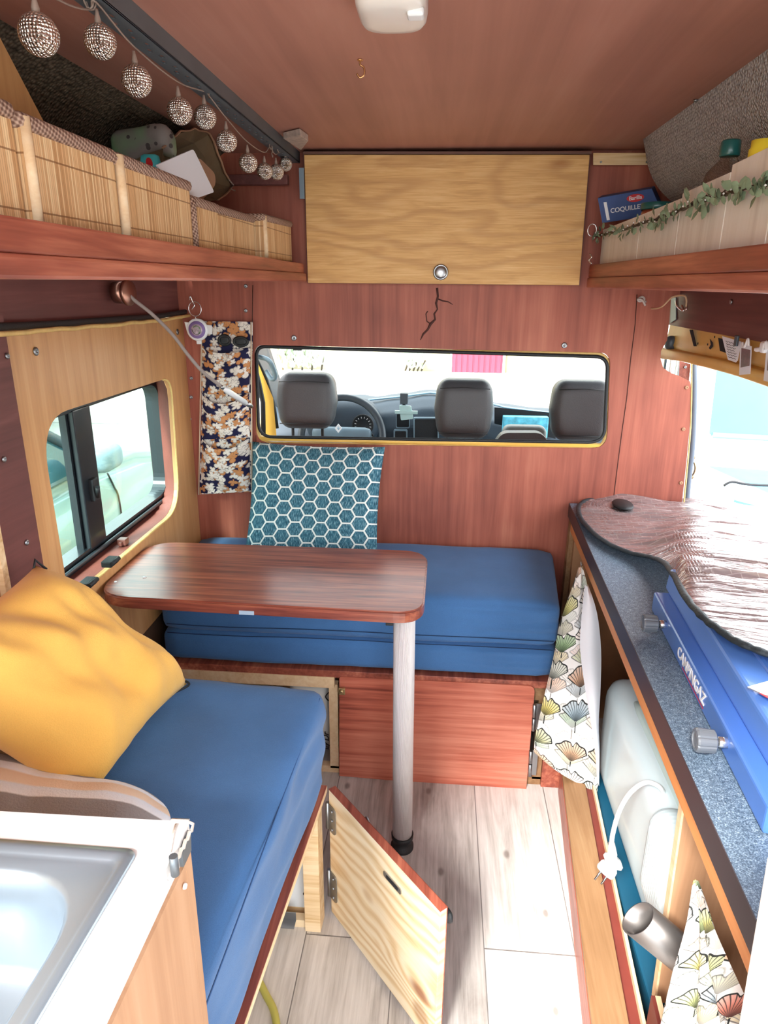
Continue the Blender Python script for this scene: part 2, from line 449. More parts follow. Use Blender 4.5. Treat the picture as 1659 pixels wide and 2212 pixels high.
def plate(bm, outer, holes=(), ext=(0, 0, .01)):
    edges = []
    for loop in [outer] + list(holes):
        vs = [bm.verts.new(p) for p in loop]
        edges += [bm.edges.new((vs[i], vs[(i + 1) % len(vs)])) for i in range(len(vs))]
    r = bmesh.ops.triangle_fill(bm, use_beauty=True, use_dissolve=False, edges=edges)
    fs = [g for g in r['geom'] if isinstance(g, bmesh.types.BMFace)]
    e = bmesh.ops.extrude_face_region(bm, geom=fs)
    bmesh.ops.translate(bm, vec=V(ext), verts=[g for g in e['geom'] if isinstance(g, bmesh.types.BMVert)])
    return bm
def catmull(pts, n=6, closed=False):
    pts = [V(p) for p in pts]; out = []; N = len(pts)
    rng = N if closed else N - 1
    for i in range(rng):
        if closed: p0, p1, p2, p3 = pts[i - 1], pts[i], pts[(i + 1) % N], pts[(i + 2) % N]
        else: p0, p1, p2, p3 = pts[max(0, i - 1)], pts[i], pts[i + 1], pts[min(N - 1, i + 2)]
        for k in range(n):
            t = k / n
            out.append(.5 * ((2 * p1) + (p2 - p0) * t + (2 * p0 - 5 * p1 + 4 * p2 - p3) * t * t + (3 * p1 - p0 - 3 * p2 + p3) * t ** 3))
    if not closed: out.append(pts[-1])
    return out
def tube(bm, pts, r, seg=10, closed=False, cap=True, flat=None):
    pts = [V(p) for p in pts]; N = len(pts); rings = []
    up = None
    for i in range(N):
        a = pts[i - 1] if (i > 0 or closed) else pts[i]; b = pts[(i + 1) % N] if (i < N - 1 or closed) else pts[i]
        t = (b - a).normalized()
        if up is None:
            up = V((0, 0, 1)) if abs(t.z) < .9 else V((1, 0, 0))
        up = (up - t * up.dot(t)); up = up.normalized() if up.length > 1e-6 else t.orthogonal().normalized()
        s = t.cross(up)
        rr = r[i] if isinstance(r, (list, tuple)) else r
        ring = []
        for k in range(seg):
            an = 2 * PI * k / seg
            ring.append(bm.verts.new(pts[i] + up * (math.cos(an) * rr * (flat or 1)) + s * (math.sin(an) * rr)))
        rings.append(ring)
    for i in range(N if closed else N - 1):
        A, B = rings[i], rings[(i + 1) % N]
        for k in range(seg): bm.faces.new((A[k], A[(k + 1) % seg], B[(k + 1) % seg], B[k])).smooth = True
    if cap and not closed:
        bm.faces.new(rings[0][::-1]); bm.faces.new(rings[-1])
    return bm
def lathe(bm, prof, seg=24, at=(0, 0, 0), axis=(0, 0, 1), caps=True):
    ax = V(axis).normalized(); q = V((0, 0, 1)).rotation_difference(ax); at = V(at)
    rings = []
    for r, h in prof:
        rings.append([bm.verts.new(at + q @ V((math.cos(2 * PI * k / seg) * max(r, 1e-5), math.sin(2 * PI * k / seg) * max(r, 1e-5), h))) for k in range(seg)])
    for A, B in zip(rings, rings[1:]):
        for k in range(seg): bm.faces.new((A[k], A[(k + 1) % seg], B[(k + 1) % seg], B[k])).smooth = True
    if caps:
        bm.faces.new(rings[0][::-1]); bm.faces.new(rings[-1])
    return bm
def grid(bm, fn, nu, nv, uvs=True, uvfn=None, thick=0, closed_u=False):
    uvl = bm.loops.layers.uv.verify()
    vs = [[bm.verts.new(fn(i / nu, j / nv)) for j in range(nv + 1)] for i in range(nu + 1)]
    for i in range(nu):
        for j in range(nv):
            f = bm.faces.new((vs[i][j], vs[i + 1][j], vs[i + 1][j + 1], vs[i][j + 1])); f.smooth = True
            for l, (a, b) in zip(f.loops, ((i, j), (i + 1, j), (i + 1, j + 1), (i, j + 1))):
                l[uvl].uv = uvfn(a / nu, b / nv) if uvfn else (a / nu, b / nv)
    return bm
def softbox(bm, a, b, r, n=10, fn=None, quad=None):
    """rounded box; quad = four ground corners (x,y) to warp the footprint; fn displaces"""
    a, b = V(a), V(b); c = (a + b) / 2; h = (b - a) / 2
    t = new(); bmesh.ops.create_cube(t, size=2)
    bmesh.ops.subdivide_edges(t, edges=t.edges[:], cuts=n, use_grid_fill=True)
    m = {}
    for v in t.verts:
        p = V([v.co[i] * h[i] for i in range(3)])
        # denser near the rim
        p = V([math.copysign(h[i] * (1 - (1 - abs(v.co[i])) ** 1.0), v.co[i]) for i in range(3)])
        rr = min(r, min(h) * .98)
        inn = V([max(-(h[i] - rr), min(h[i] - rr, p[i])) for i in range(3)])
        d = p - inn
        if d.length > 1e-9: p = inn + d.normalized() * rr
        w = p + c
        if quad:
            s, tt = (w.x - a.x) / (b.x - a.x), (w.y - a.y) / (b.y - a.y)
            q = [V((x, y, 0)) for x, y in quad]
            g = q[0].lerp(q[1], s).lerp(q[3].lerp(q[2], s), tt); w = V((g.x, g.y, w.z))
        if fn: w = fn(w)
        m[v] = bm.verts.new(w)
    for f in t.faces:
        g = bm.faces.new([m[v] for v in f.verts]); g.smooth = True
    t.free()
    return bm
def pillow(bm, A, B, Cc, D, T, n=26, pinch=.06, wr=.006, seed=0, up=1.0, corner=0):
    """pillow through four corners, uv on both sides"""
    A, B, Cc, D = map(V, (A, B, Cc, D)); nrm = (B - A).cross(D - A).normalized()
    uvl = bm.loops.layers.uv.verify()
    def pt(u, v, sgn):
        x, y = 2 * u - 1, 2 * v - 1
        if corner: ck = 1 - corner * (x * x * y * y); x *= ck; y *= ck
        uu = .5 + .5 * x * (1 - pinch * (1 - y * y)); vv = .5 + .5 * y * (1 - pinch * (1 - x * x))
        p = A.lerp(B, uu).lerp(D.lerp(Cc, uu), vv)
        e = max(0, (1 - x ** 4) * (1 - y ** 4))
        w = mn.noise(V((u * 3.2 + seed, v * 3.2, sgn * 3))) * wr * 2 + mn.noise(V((u * 9 + seed, v * 5, sgn))) * wr
        return p + nrm * (sgn * (T * e ** .55) + w * e ** .3 * up)
    sides = {}
    for sgn in (1, -1):
        vs = [[None] * (n + 1) for _ in range(n + 1)]
        for i in range(n + 1):
            for j in range(n + 1):
                if sgn == -1 and (i in (0, n) or j in (0, n)): vs[i][j] = sides[1][i][j]
                else: vs[i][j] = bm.verts.new(pt(i / n, j / n, sgn))
        sides[sgn] = vs
        for i in range(n):
            for j in range(n):
                ix = [(i, j), (i + 1, j), (i + 1, j + 1), (i, j + 1)]
                if sgn < 0: ix = ix[::-1]
                f = bm.faces.new([vs[a][b] for a, b in ix]); f.smooth = True
                for l, (a, b) in zip(f.loops, ix): l[uvl].uv = (a / n, b / n)
    return bm
# ------------------------------------------------------------------ object helpers
ORG = {}
def thing(name, label, cat, loc, group=None):
    o = bpy.data.objects.new(name, None); C.objects.link(o); o.location = V(loc); o.empty_display_size = .05
    o['label'] = label; o['category'] = cat
    if group: o['group'] = group
    ORG[o] = V(loc); return o
def obj(name, bm, mat, parent=None, smooth=None, label=None, norm=True, org=None):
    if norm: bmesh.ops.recalc_face_normals(bm, faces=bm.faces)
    if parent is None and org is not None: org = V(org)
    elif parent is None:
        xs = [v.co for v in bm.verts]
        org = V(((min(p.x for p in xs) + max(p.x for p in xs)) / 2, (min(p.y for p in xs) + max(p.y for p in xs)) / 2, min(p.z for p in xs)))
    else: org = ORG[parent]
    for v in bm.verts: v.co -= org
    me = bpy.data.meshes.new(name); bm.to_mesh(me); bm.free()
    if smooth is not None:
        for p in me.polygons: p.use_smooth = smooth
    mats = mat if isinstance(mat, (list, tuple)) else [mat]
    for q in mats: me.materials.append(q)
    o = bpy.data.objects.new(name, me); C.objects.link(o)
    if parent is None: o.location = org
    else: o.parent = parent
    ORG[o] = org
    if label: o['label'] = label
    return o
def tag(o, label, cat, group=None):
    o['label'] = label; o['category'] = cat
    if group: o['group'] = group
    return o
def struct(name, bm, mat, parent=None, **k):
    o = obj(name, bm, mat, parent, **k)
    if parent is None: o['kind'] = 'structure'
    return o
def screws(parent, pts, nrm, r=.006, mat=None):
    for p in pts:
        b = new(); lathe(b, [(r, 0), (r, .0015), (r * .8, .003), (r * .3, .0033), (r * .25, .002), (0, .002)], 12, p, nrm)
        obj('screw', b, mat or m_zinc, parent)
def text(parent, s, mat, size, loc, xdir, ydir, name='lettering', ext=.0006, sx=1.0, shear=0):
    cu = bpy.data.curves.new(name, 'FONT'); cu.body = s; cu.size = size; cu.extrude = ext; cu.align_x = 'CENTER'; cu.align_y = 'CENTER'
    cu.offset = size * .012; cu.shear = shear
    t = bpy.data.objects.new('t', cu); C.objects.link(t)
    dg = bpy.context.evaluated_depsgraph_get(); dg.update()
    me = bpy.data.meshes.new_from_object(t.evaluated_get(dg))
    bpy.data.objects.remove(t)
    x = V(xdir).normalized(); z = x.cross(V(ydir)).normalized(); y = z.cross(x)
    R = Matrix((x * sx, y, z)).transposed()
    loc = V(loc) - ORG[parent]
    for v in me.vertices: v.co = R @ v.co + loc
    me.materials.clear(); me.materials.append(mat); me.name = name
    o = bpy.data.objects.new(name, me); C.objects.link(o); o.parent = parent; ORG[o] = ORG[parent]
    return o
def wob(p, s, a, seed=0): return mn.noise(V((p.x * s + seed, p.y * s, p.z * s))) * a
# ================================================================== THE SETTING
D = 2.2; XL = -.83; XR = .80; CZ = 1.817
NF = (0, -1, 0)
floor_o = struct('floor', box(new(), (-.95, -.35, -.02), (.95, D + .1, 0)), m_flo, org=(0, 0, 0))
struct('ceiling', box(new(), (-.86, -.15, CZ), (.86, D + .05, CZ + .03)), m_ceil)
# front partition with its window
outer = [P(398, 330, Y=D), P(1460, 318, Y=D), P(1452, 560, Y=D), P(1450, 640, Y=D), P(1445, 700, Y=D), P(1441, 735, Y=D), P(1428, 758, Y=D), P(1427, 775, Y=D), P(1433, 795, Y=D), P(1450, 806, Y=D), P(1470, 813, Y=D), P(1491, 824, Y=D), P(1493, 850, Y=D), P(1490, 920, Y=D), P(1484, 985, Y=D), P(1474, 1078, Y=D), P(1445, 1300, Y=D), P(1430, 1560, Y=D), P(470, 1500, Y=D), P(424, 1165, Y=D), P(412, 900, Y=D), P(403, 620, Y=D)]
outer[0] = V((-.84, D, CZ)); outer[1] = V((.84, D, CZ)); outer[2] = V((.82, D, 1.46)); outer[-4] = V((-.84, D, .02)); outer[-5] = V((.78, D, .02)); outer[-1] = V((-.84, D, 1.3)); outer[-2] = V((-.84, D, 1.0)); outer[-3] = V((-.84, D, .6))
wl = rpoly([P(549, 745, Y=D), P(1319, 762, Y=D), P(1311, 969, Y=D), P(553, 957, Y=D)], [.03, .035, .05, .05])
part = struct('wall_front', plate(new(), outer, [wl], (0, .012, 0)), m_part)
screws(part, [P(635, 730, Y=D - .001), P(1219, 746, Y=D - .001)], NF, .009)
screws(part, [P(u, v, Y=D - .001) for u, v in [(531, 618), (531, 671), (430, 1158), (413, 817), (413, 858), (410, 905)]], NF, .006)
screws(part, [P(u, v, Y=D - .001) for u, v in [(1483, 837), (1476, 927), (1471, 1043)]], NF, .006, m_kraft)
for pts, r in (([(1376, 636), (1372, 700), (1362, 780), (1354, 860), (1344, 930), (1335, 1000), (1325, 1080), (1322, 1110)], .0013), ([(546, 616), (545, 700), (546, 760)], .0012), ([(553, 940), (552, 1060)], .001)):
    obj('panel_seam', tube(new(), [P(u, v, Y=D - .0005) for u, v in pts], r, 5), m_crack, part)
b = new()
cr = [(944, 622), (946, 640), (942, 655), (945, 668), (938, 678), (940, 690), (930, 700), (924, 712), (914, 722), (908, 735)]
tube(b, [P(u, v, Y=D - .0005) for u, v in cr], [.0035, .003, .0035, .002, .0028, .003, .0042, .003, .003, .001], 6)
tube(b, [P(u, v, Y=D - .0005) for u, v in [(944, 645), (956, 650), (968, 652), (978, 658)]], [.002, .0022, .0018, .001], 5)
tube(b, [P(u, v, Y=D - .0005) for u, v in [(930, 700), (922, 694), (920, 678), (924, 672)]], .0018, 5)
obj('split_veneer', b, m_crack, part)
# seal and filler round the partition window
wt = thing('window_seal', 'black rubber seal and yellow filler edging the partition opening to the cab', 'window seal', P(930, 960, Y=D))
lp = rpoly([P(554, 750, Y=D + .004), P(1313, 770, Y=D + .004), P(1305, 958, Y=D + .004), P(559, 943, Y=D + .004)], [.03, .04, .05, .05], 8)
lo = [p + V((0, 0, mn.noise(p * 9) * .006)) for p in lp]
b = new(); tube(b, lo, .0055, 8, True); obj('rubber_bead', b, m_black, wt)
b = new(); yl = rpoly([P(552, 748, Y=D + .006), P(1316, 765, Y=D + .006), P(1309, 970, Y=D + .006), P(556, 958, Y=D + .006)], [.03, .04, .05, .05], 8)
tube(b, [p + V((0, .006, mn.noise(p * 7) * .003)) for p in yl], [.0075 if p.z < 1.0 else (.0055 if p.x > .4 else .003) for p in yl], 8, True); obj('yellow_filler', b, m_edge_y, wt)
b = new(); q = [P(560, 944, Y=D + .01), P(1304, 962, Y=D + .01)]
hexa(b, [P(556, 952, Y=D + .002), P(1304, 966, Y=D + .002), P(1304, 966, Y=D + .05), P(556, 952, Y=D + .05)], [P(556, 943, Y=D + .006), P(1304, 960, Y=D + .006), P(1304, 957, Y=D + .05), P(556, 940, Y=D + .05)])
obj('yellow_sill', b, m_yellow, wt)

# left wall: plywood panel with a rounded cut-out
XI = -.825
pan = [P(23, 727, X=XI), P(120, 712, X=XI), P(405, 686, X=XI), P(415, 900, X=XI), P(428, 1165, X=XI)]
pan += [V((XI, 2.19, .58)), P(330, 1352, X=XI), P(272, 1412, X=XI), V((XI, 1.2, .51))]
pan = [V((XI, 1.262, 1.363)), V((XI, 2.198, 1.352)), V((XI, 2.198, .50)), V((XI, 1.262, .50))]
cut = rpoly([P(86, 905, X=XI), P(368, 815, X=XI), P(388, 1098, X=XI), P(150, 1300, X=XI)], [.11, .06, .11, .05], 8)
lw = struct('wall_left', plate(new(), pan, [cut], (-.012, 0, 0)), m_ply_wall)
NX = (1, 0, 0)
screws(lw, [P(77, 759, X=XI + .001), P(383, 717, X=XI + .001)], NX, .009)
b = new(); tube(b, [p + V((.001, 0, 0)) for p in cut[9:-1]], .003, 6); obj('routed_edge', b, m_edge_y, lw)
# lower lining edge strip
b = new(); box(b, (XI - .012, .3, .50), (XI - .002, 1.262, 1.363)); b2 = b
lower = struct('wall_left_rear', b, m_ply_wall)
b = new(); box(b, (XI - .004, 1.145, .50), (XI + .008, 1.262, 1.40)); rs = struct('trim_1', b, m_wallred)
screws(rs, [P(15, 769, X=XI + .009), P(8, 992, X=XI + .009), P(57, 1172, X=XI + .009)], NX, .006)
b = new(); box(b, (XI - .002, 1.128, .50), (XI + .011, 1.146, 1.38), .002); struct('trim_2', b, m_pine)
b = new(); box(b, (XI - .03, -.3, 0), (XI - .012, D, .50)); struct('wall_left_lower', b, plain('brown_lower_lining', S(86, 62, 46), .8, var=.2))
b = new(); box(b, (XI - .03, -.3, 1.363), (XI - .01, D, 1.6)); struct('wall_left_upper', b, m_wallred)
# outer body skin on the left so daylight enters only by the window
YW0, YW1, ZW0, ZW1 = P(60, 1030, X=-.93).y - .24, P(330, 860, X=-.93).y + .01, P(200, 1190, X=-.93).z, P(300, 870, X=-.93).z + .085
oc = rpoly([V((-.93, YW0, ZW1)), V((-.93, YW1, ZW1)), V((-.93, YW1, ZW0)), V((-.93, YW0, ZW0))], .07, 8)
b = new(); plate(b, [V((-.935, -.3, -.4)), V((-.935, D + .1, -.4)), V((-.935, D + .1, 1.9)), V((-.935, -.3, 1.9))], [oc], (-.01, 0, 0)); struct('wall_left_outer', b, m_yellow)
# reveal of the window
b = new()
oc2 = [V((-.93, p.y, p.z)) for p in oc]
def resample(l, n):
    L = [0]
    for i in range(len(l)): L.append(L[-1] + (l[(i + 1) % len(l)] - l[i]).length)
    out = []
    for k in range(n):
        t = L[-1] * k / n; i = max(j for j in range(len(l)) if L[j] <= t); s = (t - L[i]) / max(1e-9, L[i + 1] - L[i])
        out.append(l[i].lerp(l[(i + 1) % len(l)], s))
    return out
A_, B_ = resample(cut, 64), resample(oc2, 64)
va = [b.verts.new(p + V((-.012, 0, 0))) for p in A_]; vb = [b.verts.new(p) for p in B_]
for i in range(64): b.faces.new((va[i], va[(i + 1) % 64], vb[(i + 1) % 64], vb[i])).smooth = True
struct('trim_3', b, plain('red_stained_window_reveal', S(134, 72, 62), .6, bump=(160, .2), var=.15), norm=True)
# sliding window
b = new(); gl = [V((p.x + .0, p.y, p.z)) for p in oc]
c0 = V((-.93, (YW0 + YW1) / 2, (ZW0 + ZW1) / 2))
def inset(loop, d):
    return [V((p.x, c0.y + (p.y - c0.y) * (1 - d / (YW1 - YW0) * 2), c0.z + (p.z - c0.z) * (1 - d / (ZW1 - ZW0) * 2))) for p in loop]
fr = [V((-.90, p.y, p.z)) for p in oc]
w1 = new(); plate(w1, fr, [[V((-.90, p.y, p.z)) for p in inset(oc, .034)]], (-.045, 0, 0))
win = struct('window_1', w1, m_blackmetal)
win['label'] = 'black framed sliding side window'
ym = P(190, 1050, X=-.905).y; wv = .05
b = new(); box(b, (-.912, ym - .04, ZW0 + .03), (-.896, ym + .045, ZW1 - .03), .003); box(b, (-.93, ym - .05, ZW0 + .03), (-.912, ym - .015, ZW1 - .03)); obj('window_mullion', b, m_blackmetal, win)
b = new(); box(b, (-.900, ym - .012, c0.z - .06), (-.884, ym + .018, c0.z + .0), .004); tube(b, [V((-.884, ym + .003, c0.z - .05)), V((-.874, ym - .01, c0.z - .02))], .006, 8); obj('window_latch', b, m_black, win)
b = new(); lo2 = [V((-.893, p.y, p.z)) for p in inset(oc, .018)]; tube(b, lo2, .006, 8, True); obj('window_gasket', b, plain('dark_gasket', S(44, 56, 64), .35, coat=.4), win)
b = new(); box(b, (-.926, YW0 + .02, ZW0 + .02), (-.923, YW1 - .02, ZW1 - .02)); obj('window_pane', b, m_glass_g, win)

# left upper lining: carpet curve, plywood board
b = new()
def fcar(u, v):
    y = -.1 + u * (D + .09)
    a = v
    x = -.80 + (.15 * max(0, (a - .45) / .55) ** 1.8); z = 1.50 + a * .32
    return V((x, y, z))
grid(b, fcar, 20, 14); struct('wall_left_lining', b, m_carpet)
b = new(); q = [P(-260, -160, X=-.648), P(-10, 62, X=-.648), P(112, 296, X=-.648), P(-160, 420, X=-.648)]
plate(b, q, [], (-.006, 0, 0)); struct('trim_4', b, m_ply_wall)
b = new(); box(b, (-.82, 2.06, 1.50), (-.45, 2.08, 1.60)); b.free()
b = new(); box(b, (-.80, 2.14, 1.725), (-.46, 2.165, 1.752), .002); struct('trim_5', b, m_wallred)
# right upper: rounded carpet bulge, wall, plywood batten
b = new(); softbox(b, (.50, -.1, 1.64), (.95, 2.16, 1.95), .125, 18, lambda p: p + V((.05 * (1.82 - p.z) / .16, 0, 0)))
struct('wall_right_lining', b, m_carpet_r)
b = new(); box(b, (.698, -.3, 1.342), (.72, D + .08, 1.455)); box(b, (.81, -.3, 1.47), (.83, D, 1.9)); wru = struct('wall_right_upper', b, m_wallred)
screws(wru, [P(1580, 652, X=.697)], (-1, 0, 0), .006)
b = new(); hexa(b, [P(1281, 357, Y=2.17), P(1410, 357, Y=2.17), P(1410, 357, Y=D), P(1281, 357, Y=D)], [P(1281, 330, Y=2.15), P(1413, 330, Y=2.15), P(1413, 330, Y=D), P(1281, 330, Y=D)], .002)
bt = struct('trim_6', b, m_pine); screws(bt, [P(1298, 350, Y=2.165), P(1397, 350, Y=2.165)], NF, .003)
# right wall aft of the sliding doorway, and body
b = new(); box(b, (XR, -.3, 0), (XR + .02, .55, 1.34)); struct('wall_right_rear', b, m_wallred)
b = new(); box(b, (XR, .55, 0), (XR + .03, D + .1, .46)); struct('wall_right_lower', b, m_darkred)

# ================================================================== UPPER CABINET AND SHELVES
t = thing('wall_cabinet', 'honey plywood overhead cupboard between the two shelves', 'cabinet', P(960, 612, Y=2.16))
b = new(); YC = 2.155
hexa(b, [P(664, 612, Y=YC), P(1253, 617, Y=YC), P(1253, 617, Y=D), P(664, 612, Y=D)], [P(655, 333, Y=YC), P(1276, 333, Y=YC), P(1276, 333, Y=D), P(655, 333, Y=D)]); obj('cabinet_body', b, m_wallred, t)
b = new(); YD = 2.14
hexa(b, [P(665, 611, Y=YD), P(1251, 616, Y=YD), P(1251, 616, Y=YC), P(665, 611, Y=YC)], [P(657, 334, Y=YD), P(1274, 334, Y=YD), P(1274, 334, Y=YC), P(657, 334, Y=YC)], .0015)
dr = obj('cabinet_door', b, m_ply_cab, t)
b = new(); lathe(b, [(.021, 0), (.022, .004), (.018, .006), (.0175, .003)], 28, P(952, 588, Y=YD), NF); lathe(b, [(.0175, .003), (.016, .008), (.012, .010), (.0, .0105)], 28, P(952, 588, Y=YD), NF)
b.faces.ensure_lookup_table()
kb = obj('push_knob', b, m_steel, dr)
b = new(); lathe(b, [(.0225, 0), (.0225, .003), (.019, .0045), (.019, 0)], 28, P(952, 588, Y=YD), NF); obj('knob_ring', b, m_black, t)
b = new(); hexa(b, [P(655, 333, Y=YD - .008), P(1278, 333, Y=YD - .008), P(1278, 333, Y=D), P(655, 333, Y=D)], [P(655, 327, Y=YD - .008), P(1278, 327, Y=YD - .008), P(1278, 327, Y=D), P(655, 327, Y=D)]); obj('top_rail', b, plain('dark_brown_batten', S(96, 62, 50), .6), t)

def shelf(side, label):
    s = -1 if side == 'left' else 1
    t = thing('wall_shelf', label, 'shelf', (s * .6, 1.2, 1.45))
    x0, x1 = s * .425, s * .80
    zo = .010 if s < 0 else 0
    b = new(); box(b, (x0 + s * .02, -.1, 1.455 + zo), (x1, D - .045, 1.475 + zo)); obj('shelf_board', b, m_shelf, t)
    b = new()
    if side == 'left': hexa(b, [V((-.438, -.1, 1.484)), V((-.418, -.1, 1.484)), V((-.418, 2.135, 1.484)), V((-.438, 2.135, 1.484))], [V((-.438, -.1, 1.522)), V((-.418, -.1, 1.522)), V((-.418, 2.135, 1.511)), V((-.438, 2.135, 1.511))], .003)
    else: box(b, (.415, -.1, 1.477), (.438, 2.14, 1.512), .003)
    obj('upper_lip', b, m_shelf, t)
    b = new(); box(b, (s * .411, -.1, 1.45 + zo), (s * .438, 2.135, 1.484 if s < 0 else 1.477), .004); obj('lower_lip', b, m_shelf, t)
    return t
shelf('left', 'red stained wooden shelf on the left wall under the bamboo bins')
shelf('right', 'red stained wooden shelf on the right wall under the whitewashed crate')

# bamboo storage bins
def bin_(y0, y1, x0, x1, z1, label, slope=0, edge=None):
    z0 = 1.513
    t = thing('storage_bin', label, 'storage bin', ((x0 + x1) / 2, (y0 + y1) / 2, z0), 'bamboo bins on the left shelf')
    b = new(); th = .004
    lo = [V((x1, y0, z0)), V((x0, y0, z0)), V((x0, y1, z0)), V((x1, y1, z0))]
    zz = lambda p: z1 + slope * (p.y - y0) / (y1 - y0)
    for i in range(4):
        p, q = lo[i], lo[(i + 1) % 4]
        m = V(((x0 + x1) / 2, (y0 + y1) / 2, z0))
        pi, qi = p + V((math.copysign(th, (m - p).x), math.copysign(th, (m - p).y), 0)), q + V((math.copysign(th, (m - q).x), math.copysign(th, (m - q).y), 0))
        hexa(b, [p, q, qi, pi], [V((w.x, w.y, zz(w))) for w in (p, q, qi, pi)])
    box(b, (x0, y0, z0), (x1, y1, z0 + .004))
    obj('slatted_side', b, m_bamb, t)
    b = new(); r = [V((w.x, w.y, zz(w))) for w in lo]; r = rpoly(r, .006, 3)
    tube(b, [p + V((0, 0, wob(p, 20, .002))) for p in r], .0065, 8, True, flat=1.3); obj('woven_rim', b, m_wv, t)
    if edge:
        b = new(); tube(b, [V((x1 + .001, edge, z0)), V((x1 + .001, edge, z1 + .004))], .007, 8); obj('corner_binding', b, m_wv if edge == y0 else m_pine_y, t)
    return t
bin_(.38, .782, -.76, -.462, 1.628, 'bamboo bin nearest the camera, cut by the left edge of the photo')
bin_(.790, 1.008, -.76, -.458, 1.622, 'bamboo bin between the nearest one and the bin holding the white card', 0, .797)
bin_(1.014, 1.296, -.76, -.455, 1.620, 'bamboo bin the white card and paper bag stick out of', -.002, 1.018)
bin_(1.304, 1.45, -.76, -.455, 1.597, 'small low bamboo bin beside the white card, with a knitted corner', 0, 1.304)
bin_(1.50, 1.78, -.76, -.470, 1.600, 'low bamboo bin set back, second from the plywood cupboard', .004)
bin_(1.66, 2.14, -.75, -.452, 1.612, 'bamboo bin at the far end of the left shelf by the plywood cupboard', .006, 1.672) if False else bin_(1.80, 2.13, -.75, -.452, 1.610, 'bamboo bin at the far end of the left shelf by the plywood cupboard', .008, 1.81)

# things standing in the bins
b = new(); q = rpoly([P(338, 357, X=-.50), P(418, 322, X=-.50), P(463, 415, X=-.50), P(402, 436, X=-.50)], .01, 4)
plate(b, q, [], (-.003, 0, 0)); tag(obj('card', b, m_paper), 'white rounded card leaning out of a bamboo bin', 'card')
t = thing('paper_bag', 'crumpled brown paper bag behind the white card', 'paper bag', V((-.62, 1.38, 1.53)))
b = new()
xb = -.60
ol = [(345, 372), (352, 322), (380, 290), (420, 280), (452, 290), (470, 330), (486, 372), (500, 405), (470, 432), (420, 440), (380, 400)]
ring0 = [P(u, v, X=xb) for u, v in ol]; cen = P(425, 365, X=xb)
va = [b.verts.new(p) for p in ring0]; ring0 = [p + V((0, mn.noise(p * 37) * .012, mn.noise(p * 29) * .014)) for p in ring0]; vb = [b.verts.new(p.lerp(cen, .28) + V((-.03 + .012 * (i % 2), 0, 0))) for i, p in enumerate(ring0)]; vc = [b.verts.new(p.lerp(cen, .5) + V((-.10, 0, -.01))) for p in ring0]
n_ = len(ring0)
for i in range(n_):
    b.faces.new((va[i], va[(i + 1) % n_], vb[(i + 1) % n_], vb[i])); b.faces.new((vb[i], vb[(i + 1) % n_], vc[(i + 1) % n_], vc[i]))
b.faces.new(vc); vd = [b.verts.new(p.lerp(cen, .1) + V((-.13, 0, -.03))) for p in ring0]
for i in range(n_): b.faces.new((va[i], va[(i + 1) % n_], vd[(i + 1) % n_], vd[i]))
obj('bag_body', b, m_kraft_d, t, norm=True)
b = new(); e = [P(u, v, X=xb + .004) for u, v in ol[1:9]]; tube(b, [p + V((0, 0, wob(p, 40, .006))) for p in catmull(e, 4)], .0035, 6, flat=.5); obj('torn_edge', b, m_kraft, t)
b = new(); tube(b, [P(u, v, X=xb + .006) for u, v in [(494, 388), (505, 400), (498, 408), (508, 412)]], .0018, 6); obj('cord_handle', b, m_wire, t)
b = new(); q = rpoly([P(430, 340, X=-.56), P(465, 375, X=-.56), P(466, 400, X=-.56), P(430, 440, X=-.56), P(405, 430, X=-.56), P(405, 360, X=-.56)], .02, 4); plate(b, q, [], (-.002, 0, 0)); tag(obj('cardboard_tag', b, m_kraft), 'small kraft cardboard tag peeping out behind the white card', 'cardboard')
def m_patt():
    n = NT('patterned_plastic_bag'); v = n.vor(n.obj(), 60, 1, '3D'); d = E(n, v.outputs['Distance']); f = n.noise(n.obj(), 9, 2)
    n.col(n.mix(d.lt(.28) * f.gt(.45), n.ramp(f, [(.38, S(120, 150, 110)), (.5, S(128, 118, 112)), (.6, S(150, 138, 132))]), S(70, 60, 58))); n.set(rough=.5); return n.m
b = new(); softbox(b, P(235, 340, X=-.72), P(385, 285, X=-.58), .035, 8, lambda p: p + V((0, 0, wob(p, 14, .02))))
t = obj('plastic_bag', b, m_patt()); tag(t, 'grey and green patterned bag lying behind the bamboo bins', 'bag')
b = new(); softbox(b, P(305, 415, X=-.60), P(350, 335, X=-.56), .01, 3); tag(obj('packet', b, plain('turquoise_packet', S(70, 176, 178), .5)), 'small turquoise packet with a pink print beside the paper bag', 'packet')
o_ = bpy.data.objects['packet']; ORG[o_] = o_.location.copy()
b = new(); lathe(b, [(.009, 0), (.009, .001)], 16, P(322, 352, X=-.552), (1, -.3, 0)); obj('pink_print', b, m_redlabel, o_)

# slotted steel angle and string of silver balls
t = thing('slotted_rail', 'grey slotted steel angle running along the ceiling on the left', 'rail', (-.44, 1.3, 1.79))
y0, y1 = .55, 2.19
b = new(); box(b, (-.434, y0, 1.788), (-.431, y1, CZ), .0005); obj('solid_flange', b, m_zinc_d, t)
holes = []
y = y0 + .02
k = 0
while y < y1 - .03:
    holes.append(rpoly([V((-.450 - .008 * (k % 2), y, 1.788)), V((-.444 - .008 * (k % 2), y, 1.788)), V((-.444 - .008 * (k % 2), y + .016, 1.788)), V((-.450 - .008 * (k % 2), y + .016, 1.788))], .0025, 2)); y += .028; k += 1
b = new(); plate(b, [V((-.468, y0, 1.788)), V((-.431, y0, 1.788)), V((-.431, y1, 1.788)), V((-.468, y1, 1.788))], holes, (0, 0, .002)); obj('slotted_flange', b, plain('blue_grey_zinc', S(100, 108, 114), .5, .3), t)
